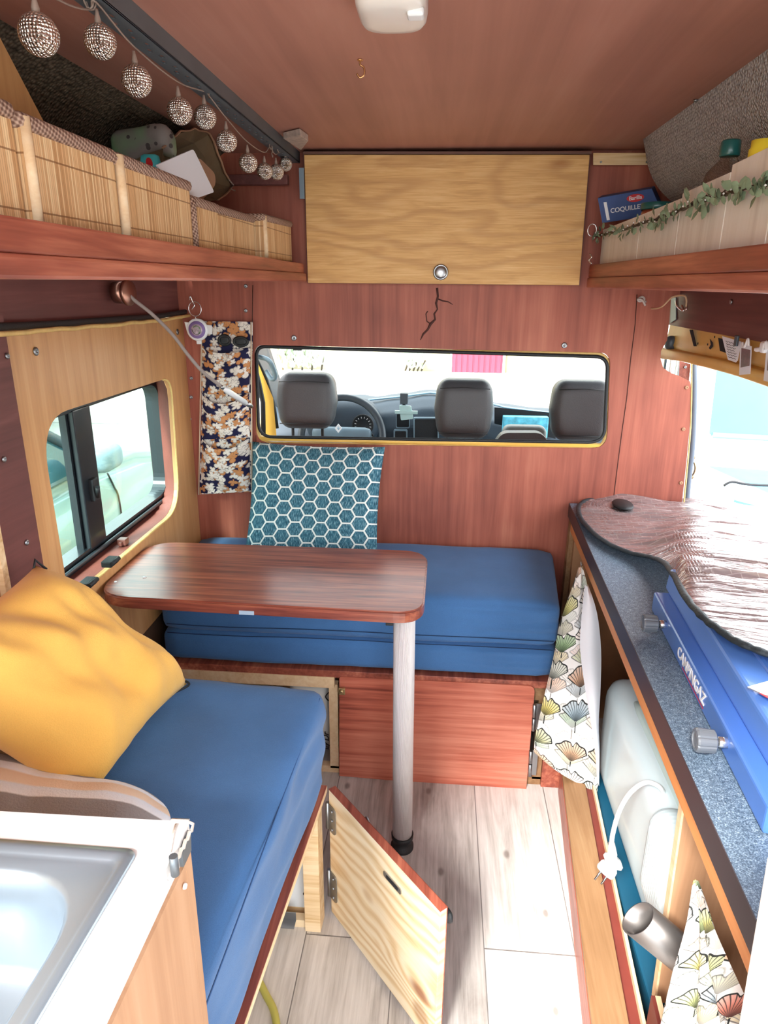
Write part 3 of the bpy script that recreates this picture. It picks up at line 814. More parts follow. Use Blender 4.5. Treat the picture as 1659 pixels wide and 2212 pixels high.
b = new(); box(b, P(648, 430, Y=2.13), P(656, 362, Y=2.125), .001); obj('end_bracket', b, plain('blue_grey_zinc_b', S(120, 136, 148), .5, .3), t)
b = new(); hexa(b, [P(612, 300, Z=1.80), P(648, 292, Z=1.80), P(666, 305, Z=1.80), P(650, 325, Z=1.80)], [P(612, 300, Z=1.80) + V((0, 0, .015)), P(648, 292, Z=1.80) + V((0, 0, .015)), P(666, 305, Z=1.80) + V((0, 0, .015)), P(650, 325, Z=1.80) + V((0, 0, .015))], .002)
tag(obj('mounting_block', b, plain('chipped_white_block', S(176, 160, 148), .6, var=.25, vscale=60)), 'chipped pale block on the ceiling at the far end of the steel rail', 'block')
t = thing('string_lights', 'string of perforated silver ball lights hung under the steel rail', 'string lights', (-.45, 1.4, 1.7))
bp = [(84, 75, 42), (216, 90, 34), (295, 175, 32), (388, 240, 27), (443, 253, 24), (490, 305, 22), (536, 352, 20), (572, 370, 17), (597, 372, 16), (617, 355, 14)]
XB = [-.43, -.44, -.44, -.44, -.45, -.44, -.44, -.45, -.45, -.45]
cen = [P(u, v, X=x) for (u, v, r), x in zip(bp, XB)]
first = None
for (u, v, r), c in zip(bp, cen):
    rad = r / F * ((c - CAM).dot(-(RM @ V((0, 0, 1))))) * 1.0
    if first is None:
        b = new(); bmesh.ops.create_uvsphere(b, u_segments=28, v_segments=18, radius=1)
        for f in b.faces: f.smooth = True
        for vv in b.verts: vv.co = vv.co * .024 + ORG[t]
        first = obj('silver_ball', b, m_ball, t, norm=False); o = first
        b = new(); lathe(b, [(.004, 0), (.005, .006), (.003, .014), (.0022, .02)], 10, ORG[t] + V((0, 0, .022))); cap0 = obj('bulb_holder', b, m_wire, first)
        cap0.location = (0, 0, 0)
    else:
        o = first.copy(); C.objects.link(o); o.parent = t
        q = cap0.copy(); C.objects.link(q); q.parent = o
    o.location = c - ORG[t]; o.scale = [rad / .024] * 3
b = new()
tops = [c + V((0, 0, .042)) for c in cen]
hk = P(450, 205, X=-.45); hk0 = P(195, 20, X=-.45); hk3 = P(583, 318, X=-.45)
path = [P(60, -30, X=-.43)]
for i, c in enumerate(tops):
    path.append(c)
path.insert(2, tops[0].lerp(hk0, .6) - V((0, 0, .004))); path.insert(3, hk0); 
i5 = path.index(tops[4]); path.insert(i5 + 1, hk)
i7 = path.index(tops[7]); path.insert(i7 + 1, hk3)
tube(b, catmull(path, 5), .0013, 6); obj('wire', b, m_wire, t)
for h in (hk0, hk):
    b = new()
    c_ = [h + V((math.cos(a) * .006 + .003 * 0, .012 * (k / 22) - .006, math.sin(a) * .012 + .012)) for k, a in ((k, k * .6) for k in range(23))]
    tube(b, c_, .0012, 6); obj('hanging_hook', b, m_wire, t)
for h in (hk3, P(588, 335, X=-.45), P(600, 325, X=-.45)):
    b = new(); tube(b, catmull([h + V((0, 0, .022)), h + V((0, .004, .012)), h + V((0, -.004, .002)), h + V((0, .004, -.004)), h + V((0, .008, .002))], 4), .0012, 6); obj('hanging_hook', b, m_wire, t)

# ceiling lamp and hook
t = thing('ceiling_lamp', 'cream plastic dome lamp with a small switch on the ceiling', 'ceiling lamp', (-.08, 1.06, CZ))
b = new(); q = rpoly([(-.127, .99, 0), (-.034, .99, 0), (-.034, 1.125, 0), (-.127, 1.125, 0)], .04, 8)
c_ = V((-.0805, 1.0575, 0)); rings = []
for s_, z in ((1, CZ), (1.0, CZ - .012), (.96, CZ - .022), (.86, CZ - .028), (.6, CZ - .031), (.05, CZ - .032)):
    rings.append([b.verts.new(V(((p.x - c_.x) * s_ + c_.x, (p.y - c_.y) * s_ + c_.y, z))) for p in q])
for A, B in zip(rings, rings[1:]):
    for k in range(len(q)): b.faces.new((A[k], A[(k + 1) % len(q)], B[(k + 1) % len(q)], B[k])).smooth = True
b.faces.new(rings[-1]); obj('lamp_dome', b, m_lampw, t)
b = new(); cc = P(898, 28, Z=CZ - .03); box(b, cc - V((.011, .011, .006)), cc + V((.011, .011, .004)), .004, 3); obj('switch', b, m_whitepl, t)
b = new(); c_ = P(778, 128, Z=CZ)
tube(b, catmull([c_, c_ - V((0, 0, .008)), c_ + V((.006, 0, -.012)), c_ + V((.007, 0, -.022)), c_ + V((0, 0, -.027)), c_ + V((-.006, 0, -.021))], 5), .0016, 8); lathe(b, [(.005, -.002), (.005, 0)], 12, c_)
ce_ = bpy.data.objects['ceiling']; screws(ce_, [P(1503, 216, Z=CZ - .001)], (0, 0, -1), .005)
tag(obj('cup_hook', b, plain('brass', S(206, 160, 110), .25, .9)), 'small brass cup hook screwed into the plywood ceiling', 'hook')

# crate, garland and food on the right shelf
t = thing('wooden_crate', 'whitewashed plank crate standing on the right shelf', 'crate', (.6, 1.4, 1.512))
ys = [2.118, 1.98, 1.86, 1.66, 1.42, 1.12, .86, .6]
yb = [P(u, v, X=.45).y for u, v in [(1280, 570), (1378, 560), (1462, 546), (1560, 537), (1659, 527)]]
ys = [2.155, yb[1], yb[2], yb[3], 1.07, .85, .6]
tops_ = [1.607, 1.612, 1.625, 1.64, 1.637, 1.63]
for i in range(6):
    b = new(); hexa(b, [V((.446, ys[i], 1.513)), V((.446, ys[i + 1] + .003, 1.513)), V((.456, ys[i + 1] + .003, 1.513)), V((.456, ys[i], 1.513))], [V((.446, ys[i], tops_[i])), V((.446, ys[i + 1] + .003, tops_[i] + .005)), V((.456, ys[i + 1] + .003, tops_[i] + .005)), V((.456, ys[i], tops_[i]))], .001)
    obj('crate_plank', b, m_crate, t)
b = new(); box(b, (.457, .6, 1.515), (.46, 2.15, 1.60)); box(b, (.46, .6, 1.513), (.78, 2.15, 1.52)); box(b, (.46, 2.145, 1.52), (.78, 2.155, 1.60)); obj('crate_inside', b, m_edge_y, t)
t = thing('leaf_garland', 'artificial ivy garland with tiny lights along the crate rim', 'garland', (.44, 1.6, 1.58))
gp = [P(u, v, X=.437) for u, v in [(1268, 518), (1285, 512), (1310, 505), (1345, 497), (1380, 485), (1415, 475), (1450, 463), (1490, 445), (1530, 430), (1570, 417), (1610, 408), (1650, 400), (1700, 385), (1760, 370)]]
gpc = catmull(gp, 8)
b = new(); tube(b, [p + V((0, 0, wob(p, 30, .004))) for p in gpc], .003, 6); tube(b, [p + V((-.004, 0, wob(p, 45, .008))) for p in gpc], .0018, 5); obj('stem', b, m_stem, t)
b = new()
for i in range(190):
    p = random.choice(gpc) + V((-.004 + random.uniform(-.006, .004), random.uniform(-.008, .008), random.uniform(-.014, .014)))
    L = random.uniform(.013, .023); d = V((random.uniform(-.5, .1), random.uniform(-1, 1), random.uniform(-1, .9))).normalized(); s_ = d.cross(V((1, random.uniform(-.5, .5), .2))).normalized() * L * .36
    n_ = d.cross(s_).normalized() * L * .15
    vs = [b.verts.new(p), b.verts.new(p + d * L * .35 + s_), b.verts.new(p + d * L * .75 + s_ * .7), b.verts.new(p + d * L), b.verts.new(p + d * L * .75 - s_ * .7), b.verts.new(p + d * L * .35 - s_), b.verts.new(p + d * L * .5 + n_)]
    for a_, c_ in ((0, 1), (1, 2), (2, 3), (3, 4), (4, 5), (5, 0)): b.faces.new((vs[a_], vs[c_], vs[6])).smooth = True
lv = obj('leaves', b, m_leafg, t, norm=False); lv['kind'] = 'stuff'
b = new()
for i in range(40):
    p = gpc[min(len(gpc) - 1, int(i / 40 * len(gpc)))] + V((-.008, 0, random.uniform(-.006, .006))); bmesh.ops.create_icosphere(b, subdivisions=1, radius=.0018, matrix=Matrix.Translation(p))
lv = obj('fairy_bulbs', b, m_white, t); lv['kind'] = 'stuff'
b = new(); bx_ = P(1293, 432, Y=2.09)
b.free()
q0 = [P(1301, 482, Y=2.09), P(1432, 462, Y=2.09)]; q1 = [P(1291, 428, Y=2.09), P(1408, 407, Y=2.09)]
dp = V((.02, .05, .012))
b = new(); hexa(b, [q0[0], q0[1], q0[1] + dp, q0[0] + dp], [q1[0], q1[1], q1[1] + dp, q1[0] + dp], .001)
t = obj('pasta_box', b, m_label_blue); tag(t, 'blue carton of pasta leaning in the crate on the right shelf', 'pasta box')
b = new(); box(b, (0, 0, 0), (.001, .001, .001)); b.free()
xd = q0[1] - q0[0]; up = q1[0] - q0[0]
def onb(s_, k): return q0[0] + xd * s_ + up * k - V((0, .0012, 0))
text(t, 'COQUILLETTES', m_text, .0165, onb(.52, .42), xd, up)
b = new(); cc = onb(.60, .78); rr = xd.normalized(); uu = up.normalized()
ring = [cc + rr * (math.cos(a) * .023) + uu * (math.sin(a) * .010) for a in [2 * PI * k / 28 for k in range(28)]]
plate(b, ring, [], (0, -.0006, 0)); obj('red_oval', b, m_redlabel, t)
text(t, 'Barilla', m_text, .014, cc - V((0, .0018, 0)), xd, up)
b = new(); hexa(b, [onb(.08, .08), onb(.13, .08), onb(.13, .08) - V((0, .0006, 0)), onb(.08, .08) - V((0, .0006, 0))], [onb(.08, .8), onb(.13, .8), onb(.13, .8) - V((0, .0006, 0)), onb(.08, .8) - V((0, .0006, 0))]); obj('white_panel', b, m_text, t)
t = thing('sauce_jar', 'jar of red sauce with a dark green lid in the crate', 'jar', P(1418, 470, Y=1.90))
jc = P(1420, 442, Y=1.86)
b = new(); lathe(b, [(.034, -.10), (.036, -.095), (.036, -.02), (.033, -.012)], 24, jc); obj('jar_body', b, m_sauce, t)
b = new(); lathe(b, [(.0365, -.012), (.038, -.010), (.038, .002), (.036, .004), (.0, .004)], 32, jc, (0, 0, 1)); obj('jar_lid', b, m_greenlid, t)
t = thing('water_bottle', 'clear plastic bottle with a dark green cap in the crate', 'bottle', P(1577, 400, Y=1.35))
bc = P(1577, 325, Y=1.40)
b = new(); lathe(b, [(.036, -.16), (.038, -.15), (.038, -.05), (.034, -.035), (.02, -.02), (.0145, -.014), (.0145, -.004)], 24, bc); obj('bottle_body', b, m_bottle, t)
b = new(); lathe(b, [(.016, -.010), (.0172, -.008), (.0165, .014), (.014, .0165), (0, .0165)], 20, bc); obj('bottle_cap', b, m_greenlid, t)
b = new(); lathe(b, [(.022, -.14), (.022, 0), (.020, .002), (.020, .012), (.0, .012)], 24, P(1652, 322, Y=1.2)); tag(obj('yellow_bottle', b, m_yellowcap), 'bottle with a yellow cap at the right edge of the photo, in the crate', 'bottle')
b = new()
hc_ = P(1279, 497, Y=2.13)
tube(b, [hc_ + V((math.cos(a) * .012, 0, math.sin(a) * .016)) for a in [k * PI / 10 for k in range(-2, 16)]], .0014, 8)
tag(obj('wire_hook', b, m_chrome), 'chrome wire hook at the end of the crate holding the garland', 'hook'); b = new(); tube(b, catmull([P(1274, 548, Y=2.13), P(1278, 556, Y=2.12), P(1272, 562, Y=2.13), P(1278, 570, Y=2.12)], 4), .002, 6)
tag(obj('wire_hook', b, m_chrome), 'small chrome hook below the garland, low at the end of the crate', 'hook')
# ================================================================== LEFT WALL THINGS
b = new(); cp = [P(-40, 708, X=-.815), P(0, 706, X=-.815), P(120, 700, X=-.815), P(250, 690, X=-.815), P(340, 683, X=-.815), P(410, 672, X=-.815)]
cc = catmull(cp, 10); tube(b, cc, .0075, 8)
t = obj('ribbed_cable', b, plain('black_ribbed_sleeve', S(38, 36, 36), .5, bump=(500, .8))); tag(t, 'black ribbed cable sleeve lying along the top of the window panel', 'cable')
b = new(); tube(b, [p + V((.012, 0, -.011 + wob(p, 14, .003))) for p in cc], .005, 6); tag(obj('foam_strip', b, m_edge_y), 'yellow ragged filler strip along the top of the window panel', 'trim')
t = thing('reading_lamp', 'wall reading lamp with copper disc base and grey bendable arm', 'lamp', P(258, 635, X=-.81))
lc = P(250, 632, X=-.82)
b = new(); lathe(b, [(.026, 0), (.026, .028)], 32, lc, (1, -.15, 0)); obj('lamp_base', b, m_copper, t)
b = new(); lathe(b, [(.030, .030), (.031, .032), (.031, .038), (.029, .040), (0, .040)], 36, lc, (1, -.15, 0)); obj('base_disc', b, m_copper, t)
arm = catmull([lc + V((.03, 0, 0)), P(290, 648, X=-.775), P(330, 680, X=-.74), P(372, 722, X=-.71), P(405, 765, X=-.68), P(440, 805, X=-.65), P(485, 840, X=-.615)], 8)
b = new(); tube(b, arm, .0048, 10); obj('bendable_arm', b, m_greyflex, t)
p0, p1, p2 = P(482, 838, X=-.617), P(530, 870, X=-.58), P(543, 878, X=-.57)
b = new(); tube(b, [p0, p0.lerp(p1, .12), p1], [.006, .0085, .0085], 16); obj('lamp_head', b, m_whitepl, t)
b = new(); tube(b, [p1, p2], [.0075, .0065], 16); obj('head_tip', b, m_steel, t); b = new(); tube(b, [p0 - (p1 - p0) * .12, p0], [.0055, .006], 14); obj('head_collar', b, m_steel, t)
# keyring with white fob
Yk = 2.165
t = thing('key_fob', 'white watch shaped fob with a lilac dial hanging from a steel ring', 'key fob', P(428, 735, Y=Yk))
b = new(); rc = P(421, 667, Y=Yk); tube(b, [rc + V((math.cos(a) * .020, 0, math.sin(a) * .022)) for a in [2 * PI * k / 28 for k in range(28)]], .0016, 6, True)
hk = P(413, 655, Y=Yk); tube(b, catmull([P(409, 648, Y=Yk), P(411, 640, Y=Yk - .004), P(416, 652, Y=Yk), P(420, 660, Y=Yk), P(414, 668, Y=Yk)], 5), .0022, 6)
tube(b, [P(421, 681, Y=Yk), P(424, 692, Y=Yk)], .002, 6); obj('split_ring', b, m_chrome, t)
fc = P(428, 712, Y=Yk - .012)
b = new(); lathe(b, [(.032, 0), (.034, .002), (.034, .008), (.031, .010), (0, .010)], 32, fc, NF)
hexa(b, [P(398, 695, Y=Yk - .012), P(458, 703, Y=Yk - .012), P(458, 703, Y=Yk - .02), P(398, 695, Y=Yk - .02)][::1], [P(398, 695, Y=Yk - .012) + V((.006, 0, -.03)), P(458, 703, Y=Yk - .012) + V((-.002, 0, -.027)), P(458, 703, Y=Yk - .02) + V((-.002, 0, -.027)), P(398, 695, Y=Yk - .02) + V((.006, 0, -.03))], .002)
box(b, fc + V((-.006, -.002, -.044)), fc + V((.010, -.008, -.03)), .002); obj('fob_body', b, m_whitepl, t)
b = new(); lathe(b, [(.0265, .0095), (.0265, .0125), (.0, .0125)], 32, fc, NF); dl = obj('dial', b, m_purple, t)
b = new(); lathe(b, [(.0175, .0125), (.0175, .0135), (0, .0135)], 28, fc, NF); obj('dial_face', b, plain('swirled_dial', S(190, 176, 186), .4, var=.5, vscale=130), dl)
b = new(); tube(b, [fc + V((math.cos(a) * .012, -.0145, math.sin(a) * .012)) for a in [k * .35 for k in range(-3, 8)]], .0022, 6, flat=.4); obj('green_swirl', b, plain('dial_green', S(96, 150, 70), .5), dl)
b = new(); tube(b, [fc + V((math.cos(a) * .014, -.0145, math.sin(a) * .014)) for a in [k * .35 for k in range(9, 17)]], .0014, 6, flat=.4); obj('dark_swirl', b, m_ink, dl)
# floral hanging organiser
t = thing('wall_organizer', 'floral navy cloth pocket organizer hanging on the partition', 'wall organizer', P(485, 1065, Y=2.18))
TL, TR, BL, BR = P(437, 694, Y=2.175), P(543, 695, Y=2.175), P(430, 1068, Y=2.175), P(545, 1062, Y=2.175)
def bil(u, v): return TL.lerp(TR, u).lerp(BL.lerp(BR, u), v)
uvf = lambda o: (lambda u, v: (u * .15 + o, v * .58 + o))
def fb(u, v):
    p = bil(u, v); return p + V((wob(p, 6, .008), .0, 0))
b = new(); grid(b, fb, 8, 24, uvfn=uvf(0)); obj('backing', b, m_flor, t)
def pocket(v0, v1, bul, o, sag=.02, hh=.3):
    b = new()
    def f(u, v):
        vv = v0 + (v1 - v0) * v + sag * math.sin(PI * u) * (1 - v)
        p = fb(u * .94 + .03, vv)
        e = math.sin(PI * u) ** .6 * (.35 + .65 * math.sin(PI * min(1, v * .7 + .25)))
        fold = wob(V((u * 3, v * 4 + o, 1)), 1.6, .012) + abs(mn.noise(V((u * 4 + o, v * 6, 0)))) * .012
        return p + V((0, -(.004 + bul * e + fold * (e ** .5)), 0))
    grid(b, f, 20, 22, uvfn=lambda u, v: (u * .15 + o, v * .58 * hh + o)); obj('pocket', b, m_flor, t)
pocket(.14, .40, .022, .11, .03, .26); pocket(.40, .66, .026, .43, .055, .26); pocket(.66, .99, .028, .77, .06, .33)
b = new()
for (u, v, w, h) in ((485, 735, .018, .018), (520, 738, .022, .016)):
    c_ = P(u, v, Y=2.165); tube(b, [c_ + V((math.cos(a) * w, 0, math.sin(a) * h * .8)) for a in [2 * PI * k / 20 for k in range(20)]], .0045, 8, True)
    softbox(b, c_ - V((w * .9, .003, h * .7)), c_ + V((w * .9, .003, h * .7)), .003, 3)
tag(obj('sunglasses', b, m_black), 'dark sunglasses tucked in the top pocket of the floral organizer', 'sunglasses')
b = new(); tube(b, [TL + V((0, -.004, 0)), BL + V((0, -.004, 0))], .0022, 6); tube(b, [TR + V((0, -.004, 0)), BR + V((0, -.004, 0))], .0022, 6); obj('edge_piping', b, plain('cream_piping', S(214, 196, 170), .8), t)

# ================================================================== FRONT BENCH
ZB = .383
t = thing('front_bench', 'low pine bench box with dark red board under the partition window', 'bench', (-.2, 1.95, 0))
b = new(); hexa(b, [V((-.82, 1.745, .352)), V((.36, 1.745, .352)), V((.40, D, .352)), V((-.82, D, .352))], [V((-.82, 1.745, ZB - .008)), V((.355, 1.745, ZB - .008)), V((.40, D, ZB - .008)), V((-.82, D, ZB - .008))], .002); obj('seat_board', b, m_shelf, t)
b = new(); box(b, (-.80, 1.742, .318), (-.285, 1.762, .354)); box(b, (-.305, 1.762, .016), (-.278, 1.785, .318)); box(b, (-.80, 1.762, -.0), (-.278, 1.785, .024)); obj('left_frame', b, m_pine_y, t)
b = new(); box(b, (.296, 1.764, .30), (.346, 1.785, .352)); box(b, (.318, 1.765, .02), (.344, 1.785, .31)); box(b, (.29, 1.765, 0), (.344, 1.785, .028)); obj('right_frame', b, m_beam, t)
b = new(); hexa(b, [V((.345, 1.756, 0)), V((.43, 1.756, 0)), V((.43, 1.776, 0)), V((.345, 1.776, 0))], [V((.345, 1.756, .352)), V((.43, 1.756, .352)), V((.43, 1.776, .352)), V((.345, 1.776, .352))]); obj('end_panel', b, m_shelf, t)
b = new(); YD2 = 1.742
c4 = [P(733, 1676, Y=YD2), P(1136, 1711, Y=YD2), P(1156, 1482, Y=YD2), P(733, 1462, Y=YD2)]
q = rpoly(c4, [.004, .006, .022, .008], 5); plate(b, q, [], (0, .018, 0)); dr = obj('door', b, m_door_red, t)
for (u0, v0, v1) in ((1155, 1522, 1578), (1147, 1622, 1676)):
    b = new(); a0, a1 = P(u0, v0, Y=1.738), P(u0 - 3, v1, Y=1.738); m_ = a0.lerp(a1, .5); tube(b, [a0, m_ + V((0, 0, .002))], .0058, 12); tube(b, [m_ - V((0, 0, .002)), a1], .0058, 12)
    box(b, a1 + V((.0, .004, 0)), a0 + V((.022, .008, 0))); obj('hinge', b, m_zinc, dr)
b = new(); c_ = P(738, 1493, Y=1.735); box(b, c_ + V((-.010, -.002, -.012)), c_ + V((.010, .006, .010)), .002); lathe(b, [(.006, 0), (.006, .006), (.003, .008)], 14, c_ + V((0, -.002, .002)), NF); obj('catch', b, plain('brass_catch', S(196, 176, 130), .3, .8), dr)
# back of the box, and the lettered bag inside
b = new(); box(b, (-.80, D - .03, 0), (.40, D - .02, .35)); obj('box_back', b, m_pine, t)
b = new(); softbox(b, (-.44, 1.80, .03), (-.306, 1.95, .29), .04, 8, lambda p: p + V((wob(p, 12, .01), wob(p, 9, .008), 0)))
tb = obj('storage_sack', b, plain('white_sack_cloth', S(222, 222, 218), .9)); tag(tb, 'white sack with black script inside the front bench', 'sack')
text(tb, 'ily Dr', m_ink, .028, V((-.322, 1.794, .09)), (0, 0, 1), (-1, 0, 0), shear=.3)
b = new(); tube(b, catmull([V((-.312, 1.792, .24)), V((-.320, 1.79, .255)), V((-.31, 1.792, .27))], 4), .002, 6); obj('loop_mark', b, m_ink, tb)

# cushions: lower and upper layers
def bulge(p, a, b_, amp=.006):
    return p
def cush(name, label, x0, x1, y0, y1, z0, z1, r, seed, group=None, quad=None, wr=.004, sx=None):
    b = new()
    def f(p):
        s_ = (p.z - z0) / (z1 - z0)
        bl = math.sin(PI * min(1, max(0, s_))) * .006
        fy = -1 if p.y < (y0 + y1) / 2 else 1
        w = wob(p, 5, wr, seed) + wob(p, 16, wr * .4, seed)
        top = math.sin(PI * max(0, min(1, (p.x - x0) / (x1 - x0)))) ** .5 * .004 if p.z > z1 - .01 else 0
        q = p + V((w * .6, fy * bl * .5 + w * .6, w * .6 + top))
        if sx: q = sx(q, s_)
        return q
    softbox(b, (x0, y0, z0), (x1, y1, z1), r, 22, f, quad)
    return b
t = thing('seat_cushion', 'blue folded seat cushion on the front bench below the partition', 'seat cushion', (-.2, 1.97, ZB), 'blue bench cushions')
fq = [(-.800, 1.750), (.352, 1.750), (.396, 2.19), (-.822, 2.19)]
def wr1(p, s_):
    if p.y < 1.80 and p.x > 0:   # creases on the right of the front face
        p = p + V((0, mn.noise(V((p.x * 5, p.z * 60, 0))) * .006 * min(1, p.x * 6), mn.noise(V((p.x * 3, p.z * 40, 3))) * .004))
    return p
b = cush('', '', -.80, .39, 1.752, 2.19, ZB - .006, .479, .028, 3, quad=fq, sx=wr1); obj('lower_layer', b, m_blue, t)
b = cush('', '', -.80, .39, 1.748, 2.19, .474, .617, .032, 8, quad=fq, sx=wr1); obj('upper_layer', b, m_blue, t)
b = new()
for z in (.505, .477):
    tube(b, [V((x, 1.7465 - .0 * x + mn.noise(V((x * 6, z * 50, 0))) * .002, z + mn.noise(V((x * 3, 1, z))) * .004)) for x in [(-.78 + 1.12 * k / 40) for k in range(41)]], .0014, 5)
obj('seam', b, plain('dark_blue_seam', S(30, 56, 92), .9), t)

# honeycomb cushion
b = new(); pillow(b, P(527, 1205, Y=1.985), P(815, 1208, Y=1.985), P(832, 965, Y=2.105), P(545, 954, Y=2.105), .050, 30, .045, .004, 2)
# make uv: v upward
t = obj('throw_pillow', b, m_hexf); tag(t, 'teal cushion with white honeycomb lines leaning on the partition', 'cushion')

# ================================================================== TABLE
LB = P(871, 1830, Z=0)
t = thing('table', 'red stained folding table with rounded corners on one metal leg', 'table', LB)
ZT = .742
def tp(x, y, z): return V((x, y, z))
tq = [(-.822, 1.432), (-.022, 1.415), (-.020, 1.805), (-.820, 1.800)]
q = rpoly([V((x, y, ZT - .03)) for x, y in tq], [.10, .07, .08, .09], 9)
b = new(); plate(b, q, [], (0, 0, .03))
es = [e for e in b.edges if len(e.link_faces) == 2 and abs(e.link_faces[0].normal.z - e.link_faces[1].normal.z) > .5]
bmesh.ops.bevel(b, geom=es, offset=.004, segments=2, affect='EDGES'); tt = obj('tabletop', b, m_table, t)
b = new(); lx = LB.x - .006
lathe(b, [(.0265, .045), (.0265, ZT - .03)], 40, (LB.x - .003, LB.y, 0), (lx - LB.x, 0, ZT)); obj('leg', b, m_pole, t)
b = new(); lathe(b, [(.030, .0), (.031, .002), (.031, .010), (.025, .014), (.024, .032), (.029, .034), (.030, .047), (.028, .047)], 32, (LB.x - .003, LB.y, 0)); obj('leg_socket', b, m_black, t)
b = new(); c_ = P(841, 1338, Y=LB.y - .02)
box(b, c_ + V((-.008, -.01, -.012)), c_ + V((.010, .014, .018)), .002); obj('latch', b, m_black, t)
b = new(); c_ = P(533, 1322, Y=1.425); box(b, c_ + V((-.018, -.004, -.006)), c_ + V((.018, .01, .004)), .001); obj('plastic_clip', b, plain('clear_clip', S(170, 190, 210), .3), t)
for u, v in ((245, 1212), (197, 1258)):
    b = new(); c_ = P(u, v, X=-.80); box(b, c_ + V((-.022, -.022, -.010)), c_ + V((.004, .022, .006)), .003); lathe(b, [(.006, -.02), (.006, .02)], 10, c_ + V((.004, 0, 0)), (0, 1, 0)); obj('wall_hinge', b, m_black, t)
b = new()
for (u, v, r_) in ((250, 1257, .004), (312, 1247, .005)): lathe(b, [(r_, 0), (r_, .0012), (0, .0012)], 10, P(u, v, Z=ZT))
obj('white_mark', b, m_text, tt)
# catch on the window sill
b = new(); c_ = P(266, 1170, X=-.86); box(b, c_ - V((.012, .012, .008)), c_ + V((.012, .012, .010)), .003); box(b, c_ + V((-.004, -.02, -.006)), c_ + V((.004, .02, .004)), .001); tag(obj('sill_catch', b, plain('reddish_catch', S(120, 74, 66), .4)), 'small reddish brown catch on the window sill above the table', 'catch')
# small things in the corner behind the rear bench
b = new(); c_ = P(323, 1428, Y=1.60); lathe(b, [(.016, -.02), (.017, .01), (.014, .014), (0, .014)], 20, c_); tag(obj('knob', b, plain('pale_wooden_knob', S(176, 160, 146), .6)), 'pale round knob in the corner left of the front cushion', 'knob')
b = new(); c_ = P(335, 1415, Y=1.66); lathe(b, [(.009, -.03), (.010, .006), (.008, .010), (0, .010)], 16, c_); tag(obj('peg', b, plain('pinkish_peg', S(150, 110, 100), .6)), 'small pinkish peg behind the pale knob in the bench corner', 'peg')

# ================================================================== REAR LEFT BENCH
t = thing('side_bench', 'open fronted pine bench on the left carrying the long blue cushion', 'bench', (-.5, .9, 0))
ZL = .345
ql = [(-.80, .592), (-.284, .592), (-.230, 1.28), (-.80, 1.30)]
b = new(); hexa(b, [V((x, y, ZL)) for x, y in ql], [V((x, y, ZL + .014)) for x, y in ql]); obj('bench_board', b, m_pine_y, t)
b = new(); hexa(b, [V((-.310, .592, ZL + .014)), V((-.2845, .592, ZL + .014)), V((-.2305, 1.28, ZL + .014)), V((-.25, 1.28, ZL + .014))], [V((-.310, .592, ZL + .0165)), V((-.2845, .592, ZL + .0165)), V((-.2305, 1.28, ZL + .0165)), V((-.25, 1.28, ZL + .0165))]); obj('front_lip', b, m_shelf, t)
b = new(); hexa(b, [V((-.277, 1.205, 0)), V((-.240, 1.205, 0)), V((-.238, 1.25, 0)), V((-.275, 1.25, 0))], [V((-.277, 1.205, ZL)), V((-.240, 1.205, ZL)), V((-.238, 1.25, ZL)), V((-.275, 1.25, ZL))], .001); obj('post', b, m_pine, t)
b = new(); box(b, (-.36, 1.215, 0), (-.277, 1.235, .022)); box(b, (-.80, 1.25, 0), (-.277, 1.262, .02)); obj('bottom_rail', b, m_pine, t)
b = new(); box(b, (-.80, 1.252, .02), (-.277, 1.258, ZL)); obj('end_panel', b, m_whitepl, t)
screws(t, [P(653, 1856, Y=1.25), P(663, 1900, Y=1.25), P(657, 1930, Y=1.25)], NF, .003, m_ink)
b = new()
box(b, (-.345, 1.19, .022), (-.30, 1.215, .024)); box(b, (-.345, 1.213, .022), (-.30, 1.215, .045)); obj('corner_bracket', b, m_zinc, t)
b = new(); hexa(b, [P(612, 1992, Z=.004), P(640, 1990, Z=.004), P(636, 2003, Z=.004), P(610, 2006, Z=.004)], [P(615, 1972, Z=.004) + V((0, 0, .0)), P(640, 1970, Z=.004), P(640, 1990, Z=.008), P(612, 1992, Z=.008)]); b.free()
b = new(); c_ = P(627, 1985, Z=0); box(b, c_ + V((-.022, -.015, .001)), c_ + V((.018, .022, .004))); box(b, c_ + V((-.022, .018, .001)), c_ + V((.018, .022, .028))); tag(obj('floor_bracket', b, m_zinc_d), 'grey angle bracket screwed to the floor beside the bench post', 'bracket')
